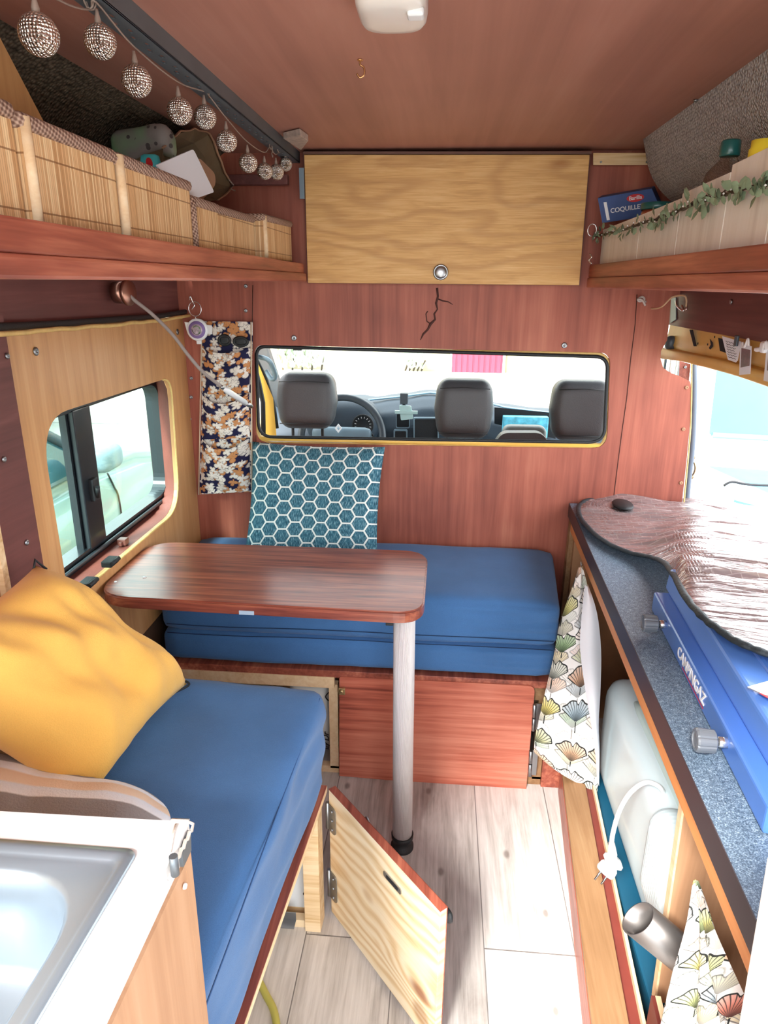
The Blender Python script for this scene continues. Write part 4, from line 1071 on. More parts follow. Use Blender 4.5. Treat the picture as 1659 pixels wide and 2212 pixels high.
# open door
H0, H1 = P(712, 1975, Z=.005), P(945, 2300, Z=.005)
H0 = V((-.222, 1.255, 0)); E1 = V((.030, .960, 0)); dd = (E1 - H0).normalized(); nn = V((-dd.y, dd.x, 0))   # nn points away from camera side
if nn.y < 0: nn = -nn
E1 = H0 + dd * .39
d_ = thing('bench_door', 'open raw pine bench door with a red stained top edge', 'cabinet door', H0)
b = new(); hexa(b, [H0 + V((0, 0, .012)), E1 + V((0, 0, .012)), E1 + nn * .016 + V((0, 0, .012)), H0 + nn * .016 + V((0, 0, .012))], [H0 + V((0, 0, .372)), E1 + V((0, 0, .372)), E1 + nn * .016 + V((0, 0, .372)), H0 + nn * .016 + V((0, 0, .372))], .001)
n_ = NT('raw_pine_door_back')
def pine_door():
    n = n_; v = n.t.nodes.new('ShaderNodeVectorRotate'); v.rotation_type = 'Z_AXIS'
    n.link(n.obj(), v.inputs['Vector']); v.inputs['Angle'].default_value = -math.atan2(dd.y, dd.x)
    x, y, z = n.sep(v.outputs[0])
    kx = x - .34; kz = z - .115
    kr = (kx * kx + kz * kz * 4).sqrt()
    bend = kr.smooth(.16, 0.0)
    w = n.noise(n.comb(x * 2.2, 0.0, z * 7), 1, 3, .5)
    s_ = z * 90 + w * 16 + bend * 9 - x * 8
    ring = (s_ * 1.9).sin() * .5 + .5
    fine = n.noise(n.comb(x * 5, y * 50, z * 160), 1, 3)
    col = n.ramp(ring * .55 + fine * .45, [(.15, S(214, 180, 132)), (.5, S(232, 208, 168)), (.8, S(240, 222, 190))])
    col = n.mix(kr.smooth(.05, .01) * .85, col, S(140, 78, 40))
    k2x = x - .155; k2z = z - .20; k2 = (k2x * k2x + k2z * k2z * 2).sqrt()
    col = n.mix(k2.smooth(.03, .006) * .5, col, S(190, 146, 92))
    k3x = x - .345; k3z = z - .06; k3 = (k3x * k3x + k3z * k3z).sqrt()
    col = n.mix(k3.smooth(.035, .015) * .6, col, S(150, 104, 66))
    n.col(col); n.set(rough=.6); n.bump(ring * .3 + fine, .15, .002)
    return n.m
obj('door_panel', b, pine_door(), d_)
b = new(); g = .0004
hexa(b, [H0 - nn * g + V((0, 0, .3722)), E1 - nn * g + V((0, 0, .3722)), E1 + nn * .017 + V((0, 0, .3722)), H0 + nn * .017 + V((0, 0, .3722))], [H0 - nn * g + V((0, 0, .374)), E1 - nn * g + V((0, 0, .374)), E1 + nn * .017 + V((0, 0, .374)), H0 + nn * .017 + V((0, 0, .374))])
hexa(b, [H0 + nn * .0165 + V((0, 0, .012)), E1 + nn * .0165 + V((0, 0, .012)), E1 + nn * .0175 + V((0, 0, .012)), H0 + nn * .0175 + V((0, 0, .012))], [H0 + nn * .0165 + V((0, 0, .374)), E1 + nn * .0165 + V((0, 0, .374)), E1 + nn * .0175 + V((0, 0, .374)), H0 + nn * .0175 + V((0, 0, .374))])
obj('stained_edge', b, m_shelf, d_)
def hinge(z0, z1):
    b = new(); p = H0 - nn * .003
    q = rpoly([p + dd * .0 + V((0, 0, z0)), p + dd * .030 + V((0, 0, z0)), p + dd * .030 + V((0, 0, z1)), p + V((0, 0, z1))], [.0, .012, .012, 0], 5)
    plate(b, q, [], nn * .002); tube(b, [H0 - dd * .004 - nn * .002 + V((0, 0, z0)), H0 - dd * .004 - nn * .002 + V((0, 0, z1))], .0045, 10)
    h = obj('hinge', b, m_zinc, d_)
    screws(h, [p + dd * .017 + V((0, 0, z0 + (z1 - z0) * f_)) for f_ in (.15, .5, .85)], -nn, .0035, m_zinc)
hinge(.262, .335); hinge(.060, .140)
b = new(); c_ = H0 + dd * .245 - nn * .001 + V((0, 0, .315)); tube(b, [c_ - dd * .030, c_ + dd * .030], .008, 10, flat=1); b.free()
b = new(); q = rpoly([c_ - dd * .030 - V((0, 0, .006)), c_ + dd * .030 - V((0, 0, .006)), c_ + dd * .030 + V((0, 0, .008)), c_ - dd * .030 + V((0, 0, .008))], .006, 4); plate(b, q, [], nn * -.0015); cpl = obj('strike_plate', b, m_steel, d_)
b = new(); q = rpoly([c_ - dd * .020 - V((0, 0, .003)) - nn * .0016, c_ + dd * .020 - V((0, 0, .003)) - nn * .0016, c_ + dd * .020 + V((0, 0, .005)) - nn * .0016, c_ - dd * .020 + V((0, 0, .005)) - nn * .0016], .003, 3); plate(b, q, [], nn * -.0006); obj('plate_slot', b, m_black, cpl)
b = new(); c_ = E1 + nn * .0175 - dd * .02 + V((0, 0, .325)); lathe(b, [(.008, 0), (.007, .008), (.015, .014), (.017, .018), (.013, .022)], 18, c_, nn); obj('door_knob', b, m_black, d_)
b = new(); c_ = H0 + dd * .11 + nn * .018 + V((0, 0, .355)); lathe(b, [(.004, 0), (.004, .010)], 10, c_, nn); lathe(b, [(.007, .010), (.007, .013)], 12, c_, nn); obj('latch_pin', b, m_zinc, d_)
# long cushion
t = thing('seat_cushion', 'long blue seat cushion on the left bench under the mustard pillow', 'seat cushion', (-.5, .8, ZL + .014), 'blue bench cushions')
qc = [(-.79, .592), (-.296, .592), (-.236, 1.30), (-.79, 1.345)]
def lean(p, s_):
    # the aisle side is pulled into long diagonal creases and leans a little under
    if p.x > -.32:
        k = min(1, (p.x + .32) / .06)
        cr = math.sin(p.y * 16 + p.z * 22) * .005 + mn.noise(V((p.y * 5 + p.z * 9, p.z * 14, 0))) * .022 + abs(mn.noise(V((p.y * 2.2 + p.z * 6, 3.3, 0)))) * .016
        p = p + V((cr * k * math.sin(PI * min(1, max(0, s_))) + k * s_ * (.004 + .045 * (1.3 - p.y)), 0, 0))
    return p
b = cush('', '', -.79, -.235, .592, 1.32, ZL + .017, .606, .026, 21, quad=qc, wr=.006, sx=lean); obj('cushion_cover', b, m_blue, t)
b = new(); tube(b, [V((-.236 - (1.3 - y) * .085 + .004 + .045 * (1.3 - y) - .007, y, .5995 + mn.noise(V((y * 4, 0, 0))) * .002)) for y in [.594 + .676 * k / 40 for k in range(41)]], .0013, 5); obj('seam', b, plain('blue_piping', S(54, 92, 142), .9), t)

# mustard pillow, striped cloth
b = new()
A_, B_, C_, D_ = P(78, 1222, X=-.765), P(404, 1477, Z=.632), P(196, 1722, Z=.635), V((-.80, .74, .84))
D_ = V((-.79, .80, .93))
pillow(b, C_, B_, A_, D_, .098, 34, .07, .014, 5)
t = obj('throw_pillow', b, m_mustard); tag(t, 'mustard yellow pillow leaning on the left wall above the long blue cushion', 'pillow')
o_ = t
b = new()
B2 = B_ + (B_ - A_).normalized() * .0
tube(b, catmull([B_ + V((-.075, .035, .012)), B_ + V((-.03, .016, .004)), B_ + V((.004, .002, -.002)), B_ + V((-.02, -.028, -.006)), B_ + V((-.05, -.06, -.008))], 5), .0026, 6)
obj('black_piping', b, m_black, o_); b = new(); tube(b, [A_ + V((0, -.015, -.015)), A_ + V((.0, 0, .012)), A_ + V((.012, .012, -.012))], .003, 6); obj('corner_tie', b, m_black, o_)
b = new(); pillow(b, V((-.83, .62, .63)), V((-.38, .66, .64)), V((-.375, .88, .64)), V((-.83, .97, .66)), .055, 26, .02, .006, 11, 1, .22)
t = obj('striped_pillow', b, m_str); tag(t, 'grey pillow with white and beige wavy stripes behind the sink', 'pillow')

# ================================================================== SINK UNIT
ZS = .89
s0 = P(408, 1775, Z=ZS); s1 = P(195, 2212, Z=ZS); sdir = (s1 - s0).normalized()
cF = s0; cN = s0 + sdir * .55; cN = V((s0.x + .0, .05, ZS)); cN.x = s0.x + (s1.x - s0.x) / (s1.y - s0.y) * (.05 - s0.y)
yl0 = P(0, 1752, Z=ZS)
fx = (yl0.y - s0.y) / (yl0.x - s0.x)
cL = V((-.82, s0.y + fx * (-.82 - s0.x), ZS)); cLN = V((-.82, .05, ZS))
t = thing('sink_unit', 'kitchen sink cupboard with a chipped white top in the left foreground', 'sink unit', (-.5, .3, 0))
# sink rim corners
r0 = P(300, 1838, Z=ZS + .001); r1 = P(80, 2212, Z=ZS + .001); rl = P(0, 1815, Z=ZS + .001)
rd = (r1 - r0).normalized(); rx = (rl - r0).normalized()
R0, R1 = r0, r0 + rd * .42; R3 = r0 + rx * .36; R2 = R3 + rd * .42
hole = rpoly([w.lerp((R0 + R1 + R2 + R3) / 4, .05) for w in (R0, R1, R2, R3)], .03, 5)
hole = [V((p.x, p.y, ZS)) for p in hole]
b = new(); plate(b, [cF - sdir * 0, cN, cLN, cL], [hole], (0, 0, -.030)); tp_ = obj('worktop', b, m_white, t)
b = new()
dz = V((0, 0, -1))
def loop(inset_, z, r_):
    cc_ = (R0 + R1 + R2 + R3) / 4
    L = [w + (cc_ - w).normalized() * inset_ * 1.4 for w in (R0, R1, R2, R3)]
    return [V((p.x, p.y, z)) for p in rpoly(L, r_, 8)]
loops = [loop(0, ZS + .0005, .012), loop(.001, ZS + .004, .012), loop(.010, ZS + .005, .012), loop(.014, ZS + .001, .012), loop(.018, ZS - .001, .014), loop(.028, ZS - .002, .09), loop(.034, ZS - .008, .085), loop(.040, ZS - .06, .08), loop(.046, ZS - .11, .075), loop(.058, ZS - .125, .07), loop(.10, ZS - .128, .05)]
vl = [[b.verts.new(p) for p in l] for l in loops]
for A, B in zip(vl, vl[1:]):
    for k in range(len(A)): b.faces.new((A[k], A[(k + 1) % len(A)], B[(k + 1) % len(A)], B[k])).smooth = True
b.faces.new(vl[-1]); obj('steel_basin', b, plain('satin_stainless', S(150, 164, 176), .3, .6, bump=(9, .12)), t, norm=True)
b = new()
for i_ in range(1):
    box(b, (-.82, .06, .0), (-.80, s0.y - .02, ZS - .03)); 
ax_ = s0.x + .004; bx_ = cN.x + .004
hexa(b, [V((ax_ - .02, s0.y - .012, 0)), V((ax_, s0.y - .012, 0)), V((bx_, .06, 0)), V((bx_ - .02, .06, 0))], [V((ax_ - .02, s0.y - .012, ZS - .03)), V((ax_, s0.y - .012, ZS - .03)), V((bx_, .06, ZS - .03)), V((bx_ - .02, .06, ZS - .03))])
hexa(b, [V((ax_, s0.y - .012, 0)), V((ax_, s0.y - .028, 0)), V((-.81, cL.y - .03, 0)), V((-.81, cL.y - .012, 0))], [V((ax_, s0.y - .012, ZS - .03)), V((ax_, s0.y - .028, ZS - .03)), V((-.81, cL.y - .03, ZS - .03)), V((-.81, cL.y - .012, ZS - .03))])
obj('cabinet_body', b, m_ply_sink, t)
b = new(); e0 = cF + V((.001, 0, 0))
hexa(b, [e0 + sdir * .012 + V((.004, 0, -.028)), e0 + sdir * .035 + V((.004, 0, -.028)), e0 + sdir * .035 + V((0, 0, -.028)), e0 + sdir * .012 + V((0, 0, -.028))], [e0 + sdir * .008 + V((.004, 0, -.004)), e0 + sdir * .035 + V((.004, 0, -.010)), e0 + sdir * .035 + V((0, 0, -.010)), e0 + sdir * .008 + V((0, 0, -.004))]); obj('bare_edge', b, m_zinc_d, t)
b = new(); c_ = P(376, 1866, X=cF.x + .006); tube(b, [c_ + V((0, 0, .010)), c_ - V((0, 0, .014))], .0045, 12); obj('edge_pin', b, m_zinc_d, t)
b = new(); pp = [e0 + sdir * (k * .006) + V((.0035, 0, -.003 - .004 * (k % 2))) for k in range(9)]; tube(b, [cF + V((-.02, .0, .001))] + [cF + V((-.006 * (k % 2), .001, .001)) for k in range(2)] + pp, .0022, 5, flat=.6); tube(b, [cF + sdir * .045 + V((-.004, 0, .0008)), cF + sdir * .02 + V((-.010, 0, .0012)), cF + V((-.012, -.006, .001))], .0016, 5); obj('chipped_edge', b, plain('torn_laminate', S(216, 206, 196), .7, var=.2, vscale=200), t)
screws(t, [P(357, 1908, X=ax_ + .001), P(397, 1914, X=ax_ + .001)], (1, 0, 0), .0035, m_white)
# hose under the bench
b = new(); tube(b, catmull([P(560, 2120, Z=.02), P(575, 2150, Z=.016), P(592, 2185, Z=.016), P(600, 2240, Z=.016), P(602, 2300, Z=.016)], 8), .008, 12); tag(obj('hose', b, m_hose), 'yellow green hose on the floor under the left bench', 'hose')
# ================================================================== RIGHT KITCHEN COUNTER
ZC = .776
k0 = P(1228, 1085, Z=ZC); k0 = V((.433, 2.19, ZC)); k1 = P(1503, 1700, Z=ZC); k2 = V((k1.x + (k1.x - k0.x) / (k1.y - k0.y) * (.47 - k1.y), .47, ZC))
t = thing('kitchen_counter', 'kitchen counter with speckled blue grey worktop and orange wooden lip on the right', 'counter', (.6, 1.2, 0))
dz = lambda p, z: V((p.x, p.y, z))
o1 = V((.0015, 0, 0))
b = new(); hexa(b, [dz(k0 + o1, .732), dz(k2 + o1, .732), V((.79, .47, .732)), V((.80, 2.19, .732))], [dz(k0 + o1, ZC), dz(k2 + o1, ZC), V((.79, .47, ZC)), V((.80, 2.19, ZC))], .0008); obj('worktop', b, m_gran, t)
b = new(); hexa(b, [dz(k0, .731), dz(k2, .731), dz(k2 + o1, .731), dz(k0 + o1, .731)], [dz(k0, ZC + .0003), dz(k2, ZC + .0003), dz(k2 + o1, ZC + .0003), dz(k0 + o1, ZC + .0003)]); obj('worktop_edge', b, plain('dark_brown_edge_band', S(62, 52, 56), .4), t)
b = new(); f0 = V((.006, 0, 0)); f1 = V((.026, 0, 0)); hexa(b, [dz(k0 + f0, .692), dz(k2 + f0, .692), dz(k2 + f1, .692), dz(k0 + f1, .692)], [dz(k0 + f0, .731), dz(k2 + f0, .731), dz(k2 + f1, .731), dz(k0 + f1, .731)], .002); obj('wooden_lip', b, m_lip, t)
b = new(); hexa(b, [V((.430, 2.15, 0)), V((.455, 2.15, 0)), V((.455, 2.185, 0)), V((.430, 2.185, 0))], [V((.437, 2.15, .73)), V((.462, 2.15, .73)), V((.462, 2.185, .73)), V((.437, 2.185, .73))], .001)
obj('rear_leg', b, m_beam, t)
b = new(); box(b, (.45, 2.13, .0), (.79, 2.15, .73)); obj('end_panel', b, plain('brown_end_board', S(168, 122, 86), .7, var=.12), t)
yb_ = 1.02
b = new(); g = [P(1417, 2165, Y=yb_), P(1451, 1728, Y=yb_)]
hexa(b, [V((g[0].x - .0, yb_, g[0].z)), V((.79, yb_, g[0].z)), V((.79, yb_ + .015, g[0].z)), V((g[0].x, yb_ + .015, g[0].z))], [V((g[1].x + .02, yb_, .73)), V((.79, yb_, .73)), V((.79, yb_ + .015, .73)), V((g[1].x + .02, yb_ + .015, .73))])
obj('divider', b, m_ply_sink, t)
b = new(); e_ = V((.003, 0, 0)); hexa(b, [V((g[0].x - .004, yb_ - .001, g[0].z)), V((g[0].x, yb_ - .001, g[0].z)), V((g[0].x, yb_ + .016, g[0].z)), V((g[0].x - .004, yb_ + .016, g[0].z))], [V((g[1].x + .016, yb_ - .001, .73)), V((g[1].x + .02, yb_ - .001, .73)), V((g[1].x + .02, yb_ + .016, .73)), V((g[1].x + .016, yb_ + .016, .73))]); obj('divider_edge', b, m_pine_y, t)
b = new(); box(b, (.775, .47, 0), (.79, 2.15, .70)); obj('back_panel', b, plain('brown_back_board', S(168, 122, 86), .7, var=.12), t)
# beam on the floor
def ex(p, q, y): return p + (q - p) * ((y - p.y) / (q.y - p.y))
ZBm = .10
L0, L1 = P(1214, 1664, Z=ZBm), P(1279, 2212, Z=ZBm); M0, M1 = P(1262, 1682, Z=ZBm), P(1359, 2212, Z=ZBm)
def strip(a0, a1, b0, b1, z0, z1, yn, yf=None, bev=.001):
    b = new(); A, B = ex(a0, a1, yn), ex(b0, b1, yn); A2, B2 = (ex(a0, a1, yf), ex(b0, b1, yf)) if yf else (a0, b0)
    hexa(b, [dz(A, z0), dz(B, z0), dz(B2, z0), dz(A2, z0)], [dz(A, z1), dz(B, z1), dz(B2, z1), dz(A2, z1)], bev); return b
t = thing('floor_beam', 'yellowed pine beam along the floor below the kitchen counter', 'beam', (.38, 1.2, 0))
obj('beam_wood', strip(L0, L1, M0, M1, .003, ZBm, .35, 1.735), m_beam, t)
side0, side1 = L0 - V((.0015, 0, 0)), L1 - V((.0015, 0, 0))
obj('red_face', strip(side0, side1, L0, L1, .002, .088, .35, 1.735, 0), m_shelf, t)
N0, N1 = P(1281, 1713, Z=.085), P(1384, 2212, Z=.085); Mr0, Mr1 = P(1262, 1690, Z=.085), P(1361, 2212, Z=.085)
obj('red_ledge', strip(Mr0 - V((.004, 0, 0)), Mr1 - V((.004, 0, 0)), N0, N1, .003, .085, .35, 1.70), m_darkred, t)
obj('plywood_strip', strip(N0, N1, N0 + V((.007, 0, 0)), N1 + V((.007, 0, 0)), .003, .100, .35, 1.66), m_pine_y, t)
# teal cuboid and appliance
t = thing('portable_appliance', 'pale portable appliance with rounded lid and recessed slot under the counter', 'appliance', (.6, 1.45, 0))
def ap(p):
    k = max(0, (p.y - 1.60) / .2)
    return p
b = new(); softbox(b, (.497, 1.045, .075), (.768, 1.775, .405), .055, 16); obj('appliance_body', b, m_appl, t)
b = new(); softbox(b, (.535, 1.12, .385), (.768, 1.62, .418), .014, 10); obj('lid_ridge', b, plain('paler_plastic', S(206, 232, 228), .3, coat=.3), t)
b = new(); softbox(b, (.575, 1.02, .408), (.60, 1.60, .4215), .01, 6); obj('recessed_slot', b, plain('grey_slot', S(130, 146, 162), .4), t)
b = new(); softbox(b, (.462, 1.04, .20), (.56, 1.23, .43), .05, 10); obj('scaled_cover', b, m_scale, t)
b = new(); box(b, (.466, 1.045, .004), (.76, 1.77, .075), .006); tag(obj('teal_cuboid', b, m_teal), 'dark teal tray beneath the pale appliance', 'cuboid')  # dark teal box filling the strip below the appliance
# cable and plug
pc = [P(1437, 1722, X=.53), P(1425, 1700, X=.505), P(1395, 1690, X=.48), P(1362, 1712, X=.45), P(1338, 1752, X=.43), P(1324, 1800, X=.415), P(1321, 1826, X=.412)]
t = thing('power_cord', 'white power cord with a two pin plug hanging over the floor beam', 'power cord', P(1320, 1880, X=.41))
b = new(); tube(b, catmull(pc, 8), .0052, 12); obj('cord', b, m_whitepl, t)
b = new(); s0_, s1_ = P(1321, 1820, X=.412), P(1323, 1846, X=.41); tube(b, [s0_, s1_], [.007, .010], 14)
pcn = P(1316, 1872, X=.408); pdn = (P(1290, 1893, Y=pcn.y) - pcn).normalized() + V((0, -.35, 0)); pdn.normalize()
lathe(b, [(.012, -.026), (.023, -.018), (.0235, -.011), (.016, -.006), (.020, .0), (.0215, .013), (.019, .018), (0, .018)], 24, pcn, pdn); tube(b, [s1_, pcn], [.010, .015], 14); obj('plug', b, m_whitepl, t)
b = new(); sd = pdn.cross(V((0, 1, 0))).normalized()
for k in (-1, 1): tube(b, [pcn + pdn * .014 + sd * .0095 * k, pcn + pdn * .042 + sd * .0095 * k], [.0024, .0022], 10)
obj('prong', b, m_steel, t)
# steel tube
ta, tb_ = P(1378, 1984, Z=.41), P(1500, 2085, Z=.30); td = (tb_ - ta).normalized(); tb_ = ta + td * .22
b = new(); rot = V((0, 0, 1)).rotation_difference(td); prof = []
ring = lambda c_, r_: [b.verts.new(c_ + (td.cross(V((0, 0, 1))).normalized() * math.cos(a) * r_ * .75 + V((0, 0, 1)).cross(td).cross(td).normalized() * math.sin(a) * r_)) for a in [2 * PI * k / 40 for k in range(40)]]
rs_ = [ring(ta + td * .10, .030), ring(ta, .0315), ring(ta, .034), ring(tb_, .034)]
for A, B in zip(rs_, rs_[1:]):
    for k in range(40): b.faces.new((A[k], A[(k + 1) % 40], B[(k + 1) % 40], B[k])).smooth = True
t = obj('steel_tube', b, plain('worn_steel', S(124, 120, 118), .32, .7)); tag(t, 'open brushed steel tube poking out from behind the lower ginkgo curtain', 'tube')
# red plank wedge
b = new(); w0, w1 = P(1389, 2105, X=.435), P(1395, 2106, X=.47)
hexa(b, [V((.405, .62, .0)), V((.412, .62, .0)), V((.432, .955, .0)), V((.425, .955, .0))], [V((.405, .62, .215)), V((.412, .62, .215)), V((.432, .955, .215)), V((.425, .955, .215))]); 
t = obj('upright_board', b, m_darkred); tag(t, 'short dark red upright board beside the floor beam at the bottom right', 'board'); ORG[t] = t.location.copy()
b = new(); hexa(b, [V((.412, .62, .0)), V((.422, .62, .0)), V((.442, .955, .0)), V((.432, .955, .0))], [V((.412, .62, .215)), V((.422, .62, .215)), V((.442, .955, .215)), V((.432, .955, .215))]); obj('board_core', b, m_pine_y, t)

# ginkgo curtains
def interp(pl, t_):
    x = t_ * (len(pl) - 1); i = min(int(x), len(pl) - 2); f = x - i; 
    p0, p1, p2, p3 = pl[max(0, i - 1)], pl[i], pl[i + 1], pl[min(len(pl) - 1, i + 2)]
    return .5 * ((2 * p1) + (p2 - p0) * f + (2 * p0 - 5 * p1 + 4 * p2 - p3) * f * f + (3 * p1 - p0 - 3 * p2 + p3) * f ** 3)
Lp = [(1250, 1222, 1.80), (1232, 1275, 1.76), (1208, 1345, 1.735), (1196, 1410, 1.728), (1182, 1470, 1.722), (1168, 1530, 1.715), (1156, 1585, 1.70), (1153, 1622, 1.69)]
Rp = [(1256, 1215, 1.80), (1270, 1270, 1.76), (1280, 1340, 1.70), (1292, 1400, 1.68), (1292, 1480, 1.67), (1292, 1560, 1.665), (1295, 1640, 1.66), (1290, 1712, 1.655)]
Lw = [P(u, v, Y=y) for u, v, y in Lp]; Rw = [P(u, v, Y=y) for u, v, y in Rp]
def cur1(u, v):
    p = interp(Lw, v).lerp(interp(Rw, v), u)
    a = (1 - v) * .6 + .4
    dy = math.sin(u * 5.5 + v * 1.2) * .012 * a + math.sin(u * 13 + 1) * .006 * (1 - v)
    return p + V((0, -dy - .01 * math.sin(PI * u), .012 * math.sin(u * PI) * v * -1))
b = new(); grid(b, cur1, 30, 40, uvfn=lambda u, v: (.34 * (.25 + .75 * v ** .7) * u, 1.0 - .98 * v)); 
t = obj('curtain', b, m_gink, norm=False); tag(t, 'white ginkgo leaf curtain hanging at the far end of the kitchen counter', 'curtain'); ORG[t] = t.location.copy()
Lp = [(1262, 1260, 1.69), (1254, 1340, 1.655), (1252, 1400, 1.645), (1262, 1480, 1.645), (1272, 1540, 1.645), (1284, 1620, 1.645), (1288, 1680, 1.648)]
Rp = [(1268, 1258, 1.69), (1288, 1320, 1.665), (1297, 1400, 1.665), (1296, 1480, 1.66), (1292, 1560, 1.66), (1294, 1620, 1.655), (1292, 1690, 1.65)]
L2 = [P(u, v, Y=y) for u, v, y in Lp]; R2 = [P(u, v, Y=y) for u, v, y in Rp]
b = new(); grid(b, lambda u, v: interp(L2, v).lerp(interp(R2, v), u) + V((0, -math.sin(PI * u) * .016 - .008, 0)), 8, 24); obj('turned_edge', b, plain('white_curtain_reverse', S(228, 230, 238), .9), t, norm=False)
Lp = [(1506, 1900, .40), (1492, 1990, .392), (1468, 2080, .385), (1446, 2150, .38), (1424, 2230, .375), (1400, 2330, .37)]
Rp = [(1512, 1905, .398), (1545, 1985, .395), (1580, 2070, .39), (1612, 2150, .387), (1650, 2240, .385), (1690, 2340, .382)]
L3 = [P(u, v, X=y + .012) for u, v, y in Lp]; R3 = [P(u, v, X=y + .012) for u, v, y in Rp]
def cur2(u, v):
    p = interp(L3, v).lerp(interp(R3, v), u); a = min(1, v * 2 + .15)
    f_ = math.sin(u * 19 + v * 1.5) * .012 + math.sin(u * 9 + 2 + v) * .010
    return p + V((-.004 + f_ * a, f_ * a * .4, 0))
b = new(); grid(b, cur2, 60, 40, uvfn=lambda u, v: (.72 * u * (.35 + .65 * v) + .13, .95 - .75 * v))
t = obj('curtain', b, m_gink, norm=False); tag(t, 'gathered ginkgo leaf curtain at the bottom right corner below the orange lip', 'curtain')

# white rear panel
b = new(); w0 = P(1659, 1907, Y=.46); w1 = P(1606, 2212, Y=.46)
e0 = w0 + (w0 - w1) * .12; e1 = w1 + (w1 - w0) * (w1.z / (w0.z - w1.z))
hexa(b, [V((e1.x, .45, e1.z)), V((.79, .45, e1.z)), V((.79, .468, e1.z)), V((e1.x, .468, e1.z))], [V((e0.x, .45, e0.z)), V((.79, .45, e0.z)), V((.79, .468, e0.z)), V((e0.x, .468, e0.z))], .002)
o_ = obj('wardrobe_door', b, m_white); tag(o_, 'white upright cupboard door cutting across the counter in the bottom right corner', 'door')
WP = (e0, e1)

# ================================================================== STOVE
t = thing('camping_stove', 'blue two burner camping stove under the reflective cover', 'camping stove', (.6, 1.07, ZC))
a0, a1 = P(1406, 1318, Z=ZC), P(1618, 1748, Z=ZC)
sv = (a1 - a0).normalized(); sn = V((-sv.y, sv.x, 0))
if sn.x < 0: sn = -sn
A0 = a0; A1 = a0 + sv * .66
def slab(b, p, q, d, z0, z1, bev, seg=3, ins=0):
    hexa(b, [dz(p, z0), dz(q, z0), dz(q + sn * d, z0), dz(p + sn * d, z0)], [dz(p + sn * ins + sv * ins, z1), dz(q + sn * ins - sv * ins, z1), dz(q + sn * d - sn * ins - sv * ins, z1), dz(p + sn * d - sn * ins + sv * ins, z1)], bev, seg)
b = new(); slab(b, A0 + V((0, 0, 0)), A1, .30, ZC + .001, ZC + .046, .006); obj('stove_body', b, m_stove, t)
l0 = A0 + sn * .028 + sv * -.022; l1 = A1 + sn * .028
b = new(); slab(b, l0, l1, .27, ZC + .045, ZC + .096, .008, 3, .004); obj('stove_lid', b, m_stove_top, t)
b = new(); slab(b, l0 + sn * .05 + sv * .05, l1 + sn * .05 - sv * .03, .17, ZC + .09, ZC + .103, .008, 3, .006); obj('lid_panel', b, m_stove, t)
for (u, v) in ((1448, 1352), (1575, 1607)):
    c_ = P(u, v, Z=ZC + .026); c_ = A0 + sv * ((c_ - A0).dot(sv)) + V((0, 0, ZC + .028 - A0.z))
    b = new(); lathe(b, [(.009, -.002), (.009, .012), (.0075, .013), (.0075, .020)], 6, c_, -sn); obj('valve_stem', b, m_chrome, t)
    b = new()
    kn = []
    q_ = V((0, 0, 1)).rotation_difference(-sn)
    for (r_, h) in ((.015, .017), (.0175, .019), (.0185, .043), (.017, .046), (.012, .047), (.011, .045), (0.0001, .045)):
        ring = []
        for k in range(48):
            an = 2 * PI * k / 48; rr = r_ * (1 - (.07 if (k % 6) in (0,) and r_ > .013 else 0)); ring.append(b.verts.new(c_ + q_ @ V((math.cos(an) * rr, math.sin(an) * rr, h))))
        kn.append(ring)
    for A, B in zip(kn, kn[1:]):
        for k in range(48): b.faces.new((A[k], A[(k + 1) % 48], B[(k + 1) % 48], B[k]))
    obj('control_knob', b, plain('knob_plastic', S(104, 110, 118), .3, coat=.3), t)
tc_ = A0 + sv * .205 - sn * .0008 + V((0, 0, .026))
m1_, m2_ = P(1468, 1410, Z=ZC + .03), P(1524, 1508, Z=ZC + .02)
tl0, tl1 = (m1_ - A0).dot(sv), (m2_ - A0).dot(sv)
text(t, 'CAMPINGAZ', m_text, .030, A0 + sv * ((tl0 + tl1) / 2) - sn * .0008 + V((0, 0, .0255)), sv, (0, 0, 1), sx=1.0, shear=.15)
b = new(); p_ = A0 + sv * (tl0 + .02) - sn * .0006 + V((0, 0, .0105)); q2 = A0 + sv * (tl1 + .02) - sn * .0006 + V((0, 0, .0105)); hexa(b, [p_, q2, q2 - sn * .0006, p_ - sn * .0006], [v_ + V((0, 0, .0016)) for v_ in (p_, q2, q2 - sn * .0006, p_ - sn * .0006)]); obj('red_underline', b, m_redlabel, t)
b = new(); q = [P(1614, 1486, Z=ZC + .104), P(1664, 1472, Z=ZC + .104), P(1730, 1500, Z=ZC + .104), P(1690, 1520, Z=ZC + .104)]; plate(b, q, [], (0, 0, .002)); obj('silver_emblem', b, m_chrome, t)
b = new(); q = [P(1640, 1498, Z=ZC + .1065), P(1675, 1508, Z=ZC + .1065), P(1668, 1514, Z=ZC + .1065)]; plate(b, q, [], (0, 0, .001)); obj('emblem_arrow', b, m_redlabel, t)

